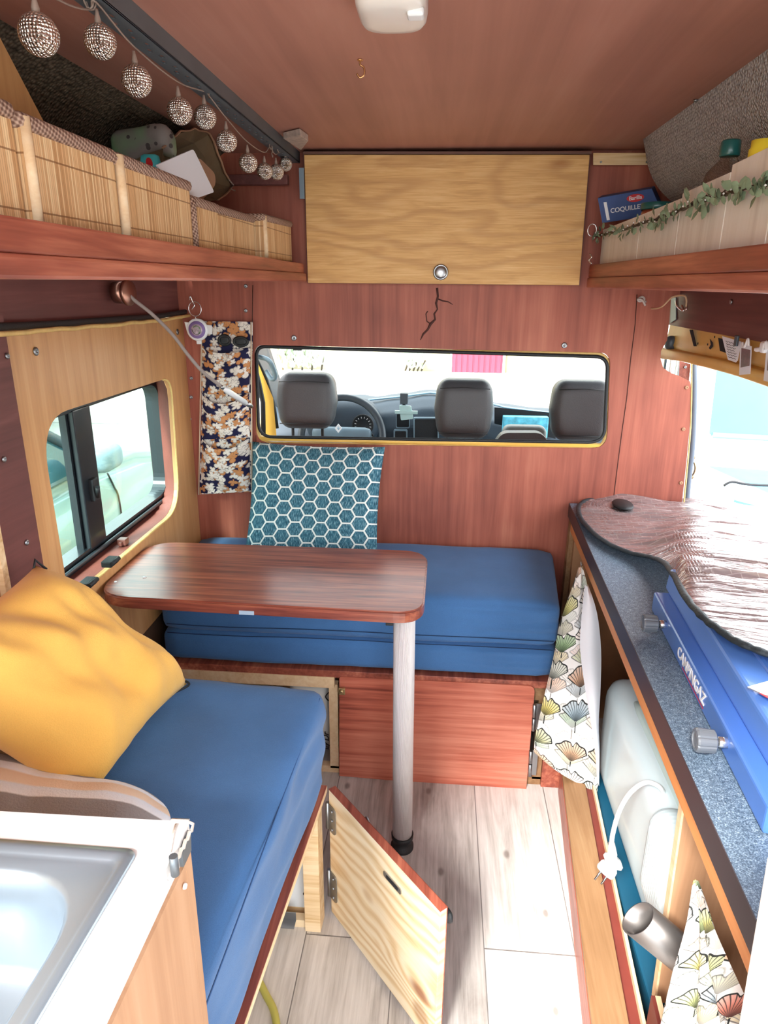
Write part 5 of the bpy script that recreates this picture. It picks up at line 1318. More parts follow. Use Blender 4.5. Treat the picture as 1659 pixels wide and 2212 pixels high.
# reflective sunshade
near = [(1300, 1078, .785), (1270, 1082, .785), (1252, 1093, .786), (1250, 1110, .787), (1262, 1132, .788), (1290, 1160, .79), (1325, 1182, .792), (1365, 1197, .796), (1400, 1205, .806), (1432, 1216, .83), (1456, 1246, .865), (1478, 1288, .884), (1510, 1328, .892), (1545, 1358, .893), (1590, 1388, .894), (1640, 1410, .895), (1700, 1428, .895), (1790, 1450, .895)]
farp = [(1304, 1079, .785), (1330, 1079, .786), (1352, 1080, .787), (1370, 1080, .788), (1385, 1080, .79), (1400, 1080, .79), (1420, 1079, .79), (1440, 1080, .79), (1460, 1080, .79), (1480, 1081, .79), (1520, 1082, .792), (1560, 1083, .796), (1600, 1084, .80), (1640, 1086, .80), (1680, 1088, .80), (1720, 1090, .80), (1780, 1095, .80), (1850, 1100, .80)]
def base_z(p):
    hump = max(0, min(1, (1.60 - p.y) / .15)) * max(0, min(1, (p.x - .43) / .05))
    return ZC + .010 + .104 * hump * hump * (3 - 2 * hump)
Nw = [P(u, v, Z=z) for u, v, z in near]; Fw = [P(u, v, Z=z) for u, v, z in farp]
def shade(u, v):
    a, c_ = interp(Nw, u), interp(Fw, u)
    p = a.lerp(c_, v)
    kk = min(1, v / .10); kk = kk * kk * (3 - 2 * kk); z = a.z + (max(base_z(p), a.z * (1 - v) + base_z(p) * v) - a.z) * kk
    w = (abs(mn.noise(V((p.x * 2 + 1, p.y * 12 + p.x * 5, 0)))) * .026 + abs(mn.noise(V((p.x * 4, p.y * 40 + p.x * 12, 4)))) * .014) * min(1, v * 6)
    return V((p.x, p.y, z + w + .002))
t = thing('sunshade', 'silver quilted windscreen sunshade with black edging draped over the counter and stove', 'sunshade', (.6, 1.5, ZC))
b = new(); grid(b, shade, 100, 190); obj('foil_sheet', b, m_fo, t, norm=False)
b = new(); ed = [shade(k / 150, 0) + V((0, 0, .001 + mn.noise(V((k * .3, 0, 0))) * .002)) for k in range(151)]; tube(b, ed, [.0075 + .002 * mn.noise(V((k * .35, 3, 0))) for k in range(151)], 10, flat=.7)
obj('black_binding', b, plain('black_binding_tape', S(34, 44, 50), .6, bump=(120, .4)), t)
b = new(); c_ = P(1345, 1093, Z=.80); lathe(b, [(.055, 0), (.057, .004), (.05, .008), (0, .009)], 28, c_ + V((0, 0, .002))); 
for v_ in b.verts: v_.co = V((c_.x + (v_.co.x - c_.x) * .55, c_.y + (v_.co.y - c_.y) * .9, v_.co.z))
obj('suction_pad', b, m_black, t)

# ================================================================== RIGHT DOORWAY
t = thing('door_rail', 'yellow pressed metal rail above the open sliding door', 'door rail', (.70, 1.6, 1.22))
def railpt(u, v, x=.70): return P(u, v, X=x)
b = new()
up_ = [(1447, 700), (1500, 706), (1560, 716), (1620, 726), (1680, 736), (1800, 757), (2000, 792)]
mid_ = [(1440, 753), (1500, 766), (1560, 777), (1610, 789), (1650, 800), (1720, 822), (1850, 862)]
lo_ = [(1427, 775), (1470, 780), (1530, 795), (1590, 812), (1659, 836), (1730, 865), (1860, 920)]
U_ = [V((.795, 2.19 - (2.19 - .5) * k / 24, 0)) for k in range(25)]
def zat(pts, y, x=.70):
    w = [P(u, v, X=x) for u, v in pts]
    w.sort(key=lambda p: -p.y)
    for i in range(len(w) - 1):
        if w[i].y >= y >= w[i + 1].y:
            f_ = (w[i].y - y) / (w[i].y - w[i + 1].y); return w[i].z + (w[i + 1].z - w[i].z) * f_
    return w[0].z if y > w[0].y else w[-1].z
rows = []
for k in range(37):
    y = 2.30 - (2.30 - .5) * k / 36
    zu, zm, zl = 1.345, zat(mid_, y), zat(lo_, y)
    rows.append([V((.712, y, zu)), V((.712, y, zu - .015)), V((.706, y, zm + .012)), V((.712, y, zm + .002)), V((.694, y, zm)), V((.691, y, zm - .006)), V((.694, y, zl + .004)), V((.70, y, zl)), V((.74, y, zl))])
vs = [[b.verts.new(p) for p in r] for r in rows]
for A, B in zip(vs, vs[1:]):
    for k in range(8): b.faces.new((A[k], A[k + 1], B[k + 1], B[k])).smooth = k not in (3,)
obj('pressed_rail', b, m_yellow_in, t)
for pts in ([(1490, 712), (1497, 712), (1505, 748), (1499, 748)], [(1552, 730), (1562, 732), (1568, 762), (1556, 758)], [(1534, 732), (1540, 740), (1540, 748), (1535, 755), (1532, 752), (1536, 744)]):
    b = new(); plate(b, [P(u, v, X=.7045) for u, v in pts], [], (-.001, 0, 0)); obj('stamped_slot', b, m_darkhole, t)
for (u, v) in ((1508, 742), (1529, 744), (1544, 728)): b = new(); lathe(b, [(.003, 0), (.003, .001), (0, .001)], 10, P(u, v, X=.7045), (-1, 0, 0)); obj('stamped_hole', b, m_darkhole, t)
b = new(); c_ = P(1450, 738, Y=2.24); softbox(b, c_ - V((.018, .02, .026)), c_ + V((.018, .02, .018)), .018, 6); obj('grey_bung', b, m_dkplastic, t)
# right of partition: pillar bits seen through the notch
b = new(); box(b, P(1425, 850, Y=2.34), P(1442, 770, Y=2.33)); tag(obj('pillar_trim', b, plain('teal_black_trim', S(44, 66, 76), .4)), 'dark pillar trim glimpsed through the notch in the partition', 'trim')
b = new(); box(b, P(1442, 850, Y=2.34), P(1451, 770, Y=2.33)); tag(obj('belt_strap', b, m_white), 'pale strap beside the dark pillar trim in the partition notch', 'strap')
b = new(); box(b, P(1451, 850, Y=2.34), P(1464, 770, Y=2.33)); box(b, P(1464, 860, Y=2.32), P(1468, 780, Y=2.31)); tag(obj('metal_pillar', b, m_zinc), 'grey metal strip beside the pale strap in the partition notch', 'pillar')
b = new(); hexa(b, [P(1466, 830, Y=2.24), P(1487, 835, Y=2.24), P(1487, 835, Y=2.25), P(1466, 830, Y=2.25)], [P(1468, 780, Y=2.24), P(1492, 786, Y=2.24), P(1492, 786, Y=2.25), P(1468, 780, Y=2.25)]); pp = struct('trim_7', b, m_shelf); screws(pp, [P(1480, 793, Y=2.239)], NF, .005)
b = new(); tube(b, [P(1494, 785, Y=2.2), P(1494, 840, Y=2.2), P(1492, 920, Y=2.2), P(1487, 985, Y=2.2), P(1478, 1080, Y=2.2), P(1470, 1180, Y=2.2), P(1450, 1500, Y=2.2)], .0025, 6); struct('trim_8', b, m_edge_y)
b = new(); tube(b, catmull([P(1499, 786, Y=2.225), P(1500, 840, Y=2.225), P(1498, 920, Y=2.225), P(1494, 985, Y=2.225), P(1484, 1080, Y=2.225), P(1450, 1500, Y=2.225)], 6), .0085, 10); tag(obj('door_seal', b, plain('grey_rubber_seal', S(96, 108, 124), .5)), 'grey rubber seal down the front edge of the open side doorway', 'seal')
b = new(); hexa(b, [V((.80, 2.26, .3)), V((.90, 2.26, .3)), V((.90, 2.30, .3)), V((.80, 2.30, .3))], [V((.80, 2.26, 1.25)), V((.86, 2.26, 1.25)), V((.86, 2.30, 1.25)), V((.80, 2.30, 1.25))], .004); t = thing('door_pillar', 'white door pillar with striker latch beyond the doorway seal', 'pillar', (.83, 2.28, .3)); obj('pillar_face', b, m_whitebody, t)
b = new(); c0_ = P(1497, 1018, Y=2.255); tube(b, catmull([P(1489, 996, Y=2.255), P(1499, 1000, Y=2.235), P(1502, 1010, Y=2.23), P(1499, 1022, Y=2.235), P(1493, 1029, Y=2.255)], 5), .003, 8); lathe(b, [(.006, 0), (.006, .004), (0, .005)], 14, P(1497, 988, Y=2.258), NF); lathe(b, [(.007, 0), (.007, .004), (0, .005)], 14, P(1493, 1030, Y=2.258), NF); obj('striker_latch', b, plain('bronze_latch', S(150, 128, 100), .3, .8), t)
# papers, prints, hooks on the rail
b = new(); q = [P(1560, 726, X=.685), P(1602, 738, X=.685), P(1594, 778, X=.685), P(1590, 783, X=.685), P(1573, 777, X=.685), P(1566, 752, X=.685)]
plate(b, q, [], (-.0006, 0, 0)); nt_ = tag(obj('handwritten_note', b, m_paper), 'handwritten note pinned on the yellow rail above the doorway', 'note'); ORG[nt_] = nt_.location.copy()
b = new()
for k in range(7):
    u0, v0 = 1568 + k * .8, 737 + k * 5.6
    tube(b, [P(u0 + j * 3.2, v0 + j * .9 + (1.4 if j % 2 else -.6), X=.6838) for j in range(7 if k % 3 else 6)], .0005, 4)
obj('handwriting', b, m_ink, nt_)
def polaroid(uv, img, lab):
    b = new(); q = [P(u, v, X=.680) for u, v in uv]; plate(b, q, [], (-.0006, 0, 0)); o = tag(obj('instant_photo', b, m_paper), lab, 'photograph', 'instant photos on the door rail'); ORG[o] = o.location.copy()
    b = new(); q = [P(u, v, X=.6790) for u, v in img]; plate(b, q, [], (-.0004, 0, 0)); obj('picture_area', b, m_photo, o); return o
polaroid([(1600, 742), (1624, 748), (1621, 808), (1597, 810)], [(1602, 752), (1621, 756), (1619, 790), (1600, 794)], 'instant photo print hanging whole beside the handwritten note')
polaroid([(1656, 756), (1680, 762), (1676, 830), (1650, 822)], [(1660, 766), (1677, 770), (1674, 806), (1657, 800)], 'instant photo print cut off by the right edge of the photo')
b = new(); c_ = P(1590, 736, X=.676)
box(b, c_ - V((.003, .010, .012)), c_ + V((.003, .006, .012)), .002); cl = tag(obj('clip', b, m_dkplastic), 'dark clip holding the note and instant photo on the yellow rail', 'clip')
b = new(); c_ = P(1612, 742, X=.674); tube(b, catmull([c_ + V((0, .02, .0)), c_ + V((0, .008, -.008)), c_, c_ + V((0, -.006, .010)), c_ + V((0, -.014, -.004))], 5), .003, 6); tag(obj('paper_rose', b, m_white), 'small white twisted paper peg above the whole instant photo', 'peg')
b = new(); c_ = P(1650, 750, X=.674); tube(b, catmull([c_ + V((0, .035, -.008)), c_ + V((0, .02, -.006)), c_, c_ + V((0, -.006, .010)), c_ + V((0, -.014, -.004))], 5), .005, 6); softbox(b, c_ - V((.006, .012, .012)), c_ + V((.006, .012, .012)), .006, 4); tag(obj('white_peg', b, m_white), 'white peg with a curled tail at the right edge of the photo', 'peg')
b = new(); q = [P(u, v, X=.697) for u, v in [(1452, 643), (1462, 643), (1462, 690), (1450, 698)]]; plate(b, q, [], (-.003, 0, 0)); tag(obj('metal_plate', b, m_zinc_d), 'grey metal plate in the corner above the yellow rail', 'plate')
t = thing('hook', 'chrome double hook under the right shelf by the partition', 'hook', P(1475, 660, X=.675))
b = new(); tube(b, catmull([P(1460, 650, X=.685), P(1462, 660, X=.675), P(1470, 668, X=.665), P(1477, 671, X=.665), P(1473, 660, X=.67)], 6), .0028, 8); tube(b, catmull([P(1484, 655, X=.675), P(1483, 668, X=.67), P(1478, 668, X=.67)], 4), .0022, 8); obj('hook_wire', b, m_chrome, t)
b = new(); tube(b, catmull([P(1404, 667, X=.62), P(1420, 666, X=.625), P(1432, 661, X=.63), P(1445, 648, X=.64), P(1455, 641, X=.65), P(1470, 638, X=.66), P(1480, 640, X=.665), P(1483, 650, X=.67), P(1482, 662, X=.67)], 6), [.0024] * 49, 8); tag(obj('cord_loop', b, plain('tan_cord', S(206, 172, 136), .6)), 'tan cord looping from the chrome hook under the right shelf', 'cord')
b = new(); tube(b, catmull([P(1377, 647, Y=2.18), P(1387, 641, Y=2.175), P(1392, 647, Y=2.17), P(1382, 651, Y=2.172), P(1378, 647, Y=2.17), P(1387, 648, Y=2.165), P(1394, 660, Y=2.17)], 5), .0032, 8); tube(b, [P(1388, 650, Y=2.17), P(1396, 652, Y=2.17)], .003, 6); tag(obj('knot', b, plain('grey_string', S(190, 180, 174), .7)), 'small knotted grey string under the right shelf on the partition', 'knot')

# ================================================================== CAB
def seat(u0, u1, vt, vb, label, yb=2.52, backtop=.86):
    x0, x1 = P(u0, 900, Y=yb).x, P(u1, 900, Y=yb).x; zt, zb = P(900, vt, Y=yb).z, P(900, vb, Y=yb).z
    roll = P((u0 + u1) / 2, (vt + vb) / 2, Y=yb); base = P(960, (vt + vb) / 2, Y=yb)
    dzr = roll.z - base.z; zt += dzr; zb += dzr; cx = (x0 + x1) / 2
    t = thing('cab_seat', label, 'seat', (cx, yb + .15, .1), 'seats in the cab')
    b = new()
    def f(p):
        s_ = (p.z - zb) / (zt - zb); k = 1 - .10 * abs(s_ - .5) * 2 * (1 if s_ > .5 else 1.4); return V((cx + (p.x - cx) * k, p.y + .02 * (s_), p.z))
    softbox(b, (x0, yb, zb), (x1, yb + .12, zt), .045, 14, f); h = obj('headrest', b, m_leather, t)
    b = new(); pl = [V((cx + (x1 - cx) * .985 * c_ * .9, yb + .004 + .02, zb + (zt - zb) * s_)) for c_, s_ in ((-1, .12), (-1, .82), (-.8, .90), (.8, .90), (1, .82), (1, .12), (.8, .07), (-.8, .07))]
    b.free()
    b = new(); tube(b, [V((x0 + .02, yb + .012, zt - .028)), V((cx, yb + .004 + .012, zt - .024)), V((x1 - .02, yb + .012, zt - .028))], .0016, 6); tube(b, [V((x0 + .02, yb + .004, zb + .025)), V((x1 - .02, yb + .004, zb + .025))], .0016, 6); obj('headrest_seam', b, m_black, h)
    b = new(); 
    for k in (-1, 1): tube(b, [V((cx + k * .058, yb + .06, zb + .02)), V((cx + k * .058, yb + .06, backtop - .05))], .006, 8)
    obj('headrest_post', b, m_black, t)
    b = new(); softbox(b, (cx - .205, yb - .02, .12), (cx + .205, yb + .15, backtop), .07, 10); obj('backrest', b, m_seat, t)
    b = new(); softbox(b, (cx - .205, yb + .1, -.015), (cx + .205, yb + .45, .28), .06, 8); obj('seat_base', b, m_seat, t)
seat(592, 723, 808, 930, 'driver seat with charcoal headrest in front of the steering wheel', 2.52, .875)
seat(937, 1068, 823, 950, 'middle cab seat with charcoal headrest to the right of the phone holder', 2.52, .845)
seat(1192, 1330, 827, 955, 'right cab seat with charcoal headrest cut off by the window edge', 2.52, .835)
b = new(); softbox(b, P(1083, 990, Y=2.62), P(1178, 915, Y=2.70), .03, 10, lambda p: p); o_ = obj('seat_shoulder', b, m_leather_l); tag(o_, 'pale rounded seat top between the middle and right headrests', 'seat top')
b = new(); q = rpoly([P(1062, 968, Y=2.56), P(1085, 935, Y=2.56), P(1170, 935, Y=2.56), P(1195, 968, Y=2.56)], [.01, .025, .025, .01], 6); plate(b, q, [], (0, .05, 0)); tag(obj('seat_bracket', b, m_leather), 'charcoal fold-down seat top in front of the pale rounded one', 'seat top')
# dashboard
t = thing('dashboard', 'dark blue dashboard with vents and instrument hood in the cab', 'dashboard', (0, 3.3, .1))
XSd = [-.82, -.62, -.5, -.42, -.34, -.2, -.05, .1, .3, .5, .82]
ztop = [.90, .915, .93, .935, .925, .945, .968, .955, .905, .885, .87]
b = new()
def dsh(u, v):
    x = -.82 + 1.64 * u; i = max(j for j in range(len(XSd) - 1) if XSd[j] <= x + 1e-9); f_ = (x - XSd[i]) / (XSd[i + 1] - XSd[i]); f_ = f_ * f_ * (3 - 2 * f_); zt = ztop[i] + (ztop[i + 1] - ztop[i]) * f_
    prof = [(3.02, .25), (3.05, .55), (3.06, zt - .12), (3.10, zt - .05), (3.18, zt - .012), (3.26, zt), (3.5, zt - .02), (3.75, zt - .06)]
    k = v * (len(prof) - 1); j = min(int(k), len(prof) - 2); g = k - j
    return V((x, prof[j][0] + (prof[j + 1][0] - prof[j][0]) * g, prof[j][1] + (prof[j + 1][1] - prof[j][1]) * g))
grid(b, dsh, 40, 28); obj('dash_body', b, m_dash, t)
b = new(); tube(b, [V((x, 3.225, P(900, 900, Y=3.2).z * 0 + zz + .004)) for x, zz in [(-.34, .928), (-.2, .945), (-.05, .968), (.1, .957), (.3, .907), (.5, .887), (.8, .872)]], .008, 8, flat=.6); obj('pale_ledge', b, plain('pale_blue_dash_edge', S(150, 190, 210), .4), t)
b = new(); hx = -.44
for k in range(1): softbox(b, (hx - .17, 2.98, .74), (hx + .17, 3.2, .962), .10, 10); 
obj('instrument_hood', b, m_dash, t)
for (u, v, r_) in ((796, 918, .048), (806, 944, .028)):
    c_ = P(u - 12, v, Y=2.972); b = new(); lathe(b, [(r_, 0), (r_, .004), (r_ * .9, .006), (r_ * .86, .003), (0, .003)], 28, c_, NF); g_ = obj('gauge', b, m_black, t)
    b = new()
    for k in range(12):
        a = PI * (-.2 + 1.4 * k / 11); d2 = V((math.cos(a), 0, math.sin(a))); tube(b, [c_ + d2 * r_ * .62 - V((0, .004, 0)), c_ + d2 * r_ * .78 - V((0, .004, 0))], .0012, 4)
    obj('gauge_ticks', b, m_text, g_)
def frame(u0, v0, u1, v1, y, w, mat, name, par, fill=None):
    q = rpoly([P(u0, v0, Y=y), P(u1, v0, Y=y), P(u1, v1, Y=y), P(u0, v1, Y=y)], .008, 4); c_ = sum(q, V()) / len(q)
    h = [p + (c_ - p).normalized() * w for p in q]; b = new(); plate(b, q, [h], (0, .015, 0)); f_ = obj(name, b, mat, par)
    if fill:
        b = new(); plate(b, [p + V((0, .01, 0)) for p in h], [], (0, .003, 0)); obj('inset', b, fill, f_)
    return f_
frame(850, 928, 880, 965, 3.035, .008, m_dash_l, 'air_vent', t, m_black)
frame(893, 902, 948, 965, 3.03, .008, m_dash_l, 'centre_screen', t, m_black)
frame(855, 893, 885, 925, 3.045, .004, m_dash_l, 'storage_slot', t, m_darkhole)
b = new(); hexa(b, [P(1068, 915, Y=3.04), P(1200, 948, Y=3.04), P(1200, 948, Y=3.06), P(1068, 915, Y=3.06)], [P(1068, 880, Y=3.04), P(1200, 892, Y=3.04), P(1200, 892, Y=3.06), P(1068, 880, Y=3.06)]); obj('open_shelf', b, m_darkhole, t)
b = new(); q0, q1 = P(1083, 940, Y=3.02), P(1186, 902, Y=2.98); box(b, q0, q1, .004); pk = obj('tissue_pack', b, plain('blue_turquoise_pack', S(96, 190, 226), .4, var=.5, vscale=26)); tag(pk, 'bright blue and green packet on the dashboard shelf behind the middle seat', 'packet')
# steering wheel
t = thing('steering_wheel', 'grey steering wheel behind the driver headrest', 'steering wheel', P(745, 940, Y=2.9))
cw = P(738, 945, Y=2.90); wn_ = V((0, -1, .45)).normalized(); wu = V((0, .45, 1)).normalized()
b = new(); R_ = .178
tube(b, [cw + V((1, 0, 0)) * math.cos(a) * R_ + wu * math.sin(a) * R_ for a in [2 * PI * k / 64 for k in range(64)]], .0155, 12, True); obj('rim', b, m_dkplastic, t)
b = new(); softbox(b, cw - V((.13, .02, .075)), cw + V((.13, .03, .045)), .04, 8); obj('hub', b, m_dash_l, t)
for k in (-1, 1):
    b = new(); tube(b, [cw + V((k * .09, 0, -.01)), cw + V((k * R_, 0, -.02))], [.022, .014], 8); obj('spoke', b, m_dkplastic, t)
ec = P(731, 925, Y=cw.y - .03); 
b = new(); q = [ec + V((0, 0, .020)), ec + V((.016, 0, 0)), ec + V((0, 0, -.020)), ec + V((-.016, 0, 0))]; q2 = [ec + (p - ec) * .45 for p in q]; plate(b, q, [q2], (0, -.004, 0)); obj('diamond_emblem', b, m_text, t)
# phone holder
t = thing('phone_holder', 'pale phone holder clamped on top of the dashboard', 'phone holder', P(873, 905, Y=3.0))
b = new(); box(b, P(865, 870, Y=3.04), P(881, 850, Y=3.00), .003); tube(b, [P(873, 868, Y=3.02), P(873, 884, Y=3.0)], .008, 8); obj('clamp', b, m_dkplastic, t)
b = new(); q = rpoly([P(862, 876, Y=2.98), P(888, 877, Y=2.98), P(893, 905, Y=2.98), P(866, 908, Y=2.98)], .006, 4); plate(b, q, [], (0, .01, 0)); box(b, P(853, 893, Y=2.985), P(902, 888, Y=2.975), .001); obj('cradle', b, plain('mint_grey_plastic', S(176, 210, 208), .4), t)
# cab shell: pillars, doors, windscreen
t = thing('cab_door', 'yellow cab door frame at the left end of the partition window', 'cab door', (-.84, 2.6, .5))
b = new()
hexa(b, [P(572, 960, Y=2.75), P(598, 950, Y=2.75), P(598, 950, Y=2.78), P(572, 960, Y=2.78)], [P(568, 850, Y=2.75), P(590, 860, Y=2.75), P(590, 860, Y=2.78), P(568, 850, Y=2.78)])
hexa(b, [P(568, 850, Y=2.75), P(590, 860, Y=2.75), P(590, 860, Y=2.78), P(568, 850, Y=2.78)], [P(545, 765, Y=2.75), P(552, 772, Y=2.75), P(552, 772, Y=2.78), P(545, 765, Y=2.78)])
obj('yellow_frame', b, m_yellow, t)
b = new(); tube(b, [P(550, 790, Y=2.70), P(560, 830, Y=2.70), P(568, 870, Y=2.70), P(569, 940, Y=2.70)], .010, 8); tube(b, [P(548, 765, Y=2.80), P(575, 820, Y=2.80), P(590, 870, Y=2.80), P(598, 925, Y=2.80)], .009, 8); obj('door_seal', b, m_black, t)
t = thing('windscreen_pillar', 'dark windscreen pillar with grab handle at the driver side', 'pillar', P(600, 830, Y=3.1))
b = new(); hexa(b, [P(588, 870, Y=3.05), P(625, 905, Y=3.3), P(632, 900, Y=3.35), P(592, 870, Y=3.2)], [P(540, 740, Y=2.75), P(575, 742, Y=3.0), P(580, 742, Y=3.05), P(545, 740, Y=2.9)]); obj('pillar_trim', b, m_dkplastic, t)
b = new(); tube(b, catmull([P(556, 770, Y=2.85), P(580, 778, Y=2.85), P(592, 800, Y=2.88), P(594, 815, Y=2.9), P(586, 818, Y=2.9), P(574, 800, Y=2.9)], 6), .010, 8); obj('grab_handle', b, m_dash_l, t)
b = new(); box(b, P(633, 757, Y=3.0), P(653, 744, Y=3.02)); tag(obj('sensor_box', b, m_black), 'small black box at the top edge of the windscreen', 'sensor')
WS = [P(540, 930, Y=3.75), P(1420, 930, Y=3.75), P(1420, 700, Y=3.2), P(540, 700, Y=3.2)]
WS = [V((-.85, 3.75, .88)), V((.85, 3.75, .88)), V((.80, 3.05, 1.50)), V((-.80, 3.05, 1.50))]
b = new(); plate(b, WS, [], (0, .004, .004)); o_ = struct('window_2', b, m_glass); o_['label'] = 'cab windscreen'
b = new(); box(b, (-.84, D + .03, 1.50), (.84, 3.08, 1.53)); struct('ceiling_cab', b, m_dkplastic)
b = new(); plate(b, [V((-.87, D + .04, -.1)), V((-.87, 3.75, -.1)), V((-.87, 3.75, .80)), V((-.87, D + .04, .80))], [], (-.03, 0, 0)); plate(b, [V((.87, D + .04, -.1)), V((.87, 3.75, -.1)), V((.87, 3.75, .60)), V((.87, D + .04, .60))], [], (.03, 0, 0)); struct('wall_cab', b, m_yellow)
b = new(); box(b, (-.87, D + .03, -.05), (.87, 4.1, -.02)); struct('floor_cab', b, m_dkplastic)
b = new(); box(b, (-.85, 3.76, -.3), (.85, 4.3, .80), .08, 4); tag(obj('bonnet', b, m_yellow), 'yellow van bonnet beyond the windscreen, hidden by the dashboard', 'bonnet')
bpy.data.objects.remove(bpy.data.objects['bonnet'])

# ================================================================== OUTSIDE
ZG = -.45
b = new(); box(b, (-30, -25, ZG - .1), (30, 30, ZG)); struct('ground', b, m_ground)
b = new(); box(b, (-14, 9.5, ZG), (14, 9.9, 3.2)); struct('wall_outside_front', b, m_st)
b = new(); box(b, (-6.2, 9.15, ZG), (9, 9.5, .315), .01); struct('trim_9', b, plain('overexposed_low_wall', S(190, 188, 180), .9, bump=(30, .3)))  # added low wall, its pale colour stands in for the overexposed lower view
b = new(); box(b, (-6.6, -8, ZG), (-6.2, 9.5, 2.6)); struct('wall_outside_left', b, m_st2)
t = thing('gate', 'red corrugated gate in the stone wall ahead of the van', 'gate', (.5, 9.45, .3))
g0, g1 = P(975, 815, Y=9.44), P(1091, 700, Y=9.44)
b = new(); k = 0; x = g0.x
while x < g1.x - .03:
    box(b, (x, 9.42, .316), (x + .05, 9.45, g0.z + 1.1)); box(b, (x + .05, 9.435, .316), (x + .075, 9.45, g0.z + 1.1)); x += .075
obj('corrugated_sheet', b, m_gate, t)
b = new(); box(b, (g0.x - .03, 9.40, .316), (g0.x, 9.46, g0.z + 1.12)); box(b, (g1.x, 9.40, .316), (g1.x + .03, 9.46, g0.z + 1.12)); obj('gate_post', b, m_white, t)
def shrub(name, x0, x1, z0, z1, y, label, n=260, seed=1):
    rnd = random.Random(seed); t = thing(name, label, 'shrub', ((x0 + x1) / 2, y, z0)); b = new()
    for i in range(n):
        p = V((rnd.uniform(x0, x1), y - rnd.uniform(0, .25), z0 + (z1 - z0) * rnd.random() ** 1.2)); L = rnd.uniform(.10, .22); d = V((rnd.uniform(-.6, .6), rnd.uniform(-.5, .1), rnd.uniform(.4, 1))).normalized(); s_ = d.cross(V((0, 1, .3))).normalized() * L * .09
        v0 = [b.verts.new(q) for q in (p - s_, p + s_, p + d * L)]; b.faces.new(v0)
    obj('foliage', b, plain('pale_green_blades', S(186, 200, 178), .8, var=.15, vscale=3), t, norm=False)
    b = new()
    for i in range(5): xx = x0 + (x1 - x0) * (i + .5) / 5; tube(b, [V((xx, y, z0 - .05)), V((xx + .05, y - .08, z0 + (z1 - z0) * .5))], .012, 6)
    obj('stems', b, m_stem, t)
a_, c_ = P(595, 800, Y=9.2), P(700, 755, Y=9.2); shrub('shrub', a_.x, c_.x, max(.37, a_.z), c_.z + .1, 9.35, 'pale grassy shrub at the foot of the stone wall, left in the windscreen', 320, 1)
a_, c_ = P(870, 795, Y=9.2), P(915, 765, Y=9.2); shrub('shrub', a_.x, c_.x, max(.37, a_.z), c_.z, 9.35, 'small pale shrub left of the red gate', 80, 2)
# silver car on the left
t = thing('car', 'silver green car parked outside the left side window', 'car', (-2.7, 3.0, ZG))
prof = [(1.0, ZG + .25), (1.0, .42), (1.6, .47), (3.55, .455), (4.2, .40), (5.1, .20), (5.35, -.05), (5.3, ZG + .22)]
b = new(); L_ = [V((-1.90, y, z)) for y, z in prof]; plate(b, L_, [], (-1.65, 0, 0))
bmesh.ops.recalc_face_normals(b, faces=b.faces); es = [e for e in b.edges if len(e.link_faces) == 2 and e.calc_face_angle(0) > .9]; bmesh.ops.bevel(b, geom=es, offset=.07, segments=4, affect='EDGES'); obj('car_body', b, m_carbody, t, smooth=True)
b = new(); g0_ = [(1.3, .46), (3.75, .455), (2.95, .93), (1.75, .96)]
lo_c = [V((-1.96, y, z)) for y, z in g0_[:2]]; 
q0 = [V((-1.95, 1.2, .45)), V((-1.95, 3.78, .445)), V((-3.5, 3.78, .445)), V((-3.5, 1.2, .45))]; q1 = [V((-2.16, 1.8, .95)), V((-2.16, 2.95, .94)), V((-3.3, 2.95, .94)), V((-3.3, 1.8, .95))]
hexa(b, q0, q1, .03, 3); obj('car_window', b, m_carglass, t)
b = new(); box(b, (-3.32, 1.7, .935), (-2.14, 3.0, .985), .03, 3)
obj('car_roof', b, m_carbody, t)
b = new(); tube(b, [V((-1.95, 3.72, .45)), V((-2.05, 3.35, .70)), V((-2.15, 2.97, .95))], .03, 8); tube(b, [V((-1.96, 2.55, .45)), V((-2.15, 2.52, .94))], .025, 8); obj('car_pillar', b, m_dkplastic, t)
b = new(); m0, m1 = P(200, 1012, X=-1.80), P(244, 968, X=-1.80); c_ = (m0 + m1) / 2
softbox(b, (-1.92, c_.y - .12, c_.z - .065), (-1.72, c_.y + .09, c_.z + .075), .05, 8, lambda p: p + V((0, (p.x + 1.8) * .2, 0))); obj('wing_mirror', b, m_dash_l, t)
b = new(); tube(b, catmull([V((-1.897, P(232, 1022, X=-1.897).y, P(232, 1022, X=-1.897).z)), P(246, 1050, X=-1.897), P(258, 1082, X=-1.897), P(262, 1100, X=-1.897) - V((0, 0, .3))], 6), .005, 6); obj('door_gap', b, m_ink, t)
for y in (1.7, 4.5):
    b = new(); lathe(b, [(.31, -.1), (.33, -.08), (.33, .08), (.31, .1), (.2, .1), (0.0, .09)], 32, (-2.0, y, ZG + .33), (1, 0, 0)); obj('wheel', b, m_black, t)
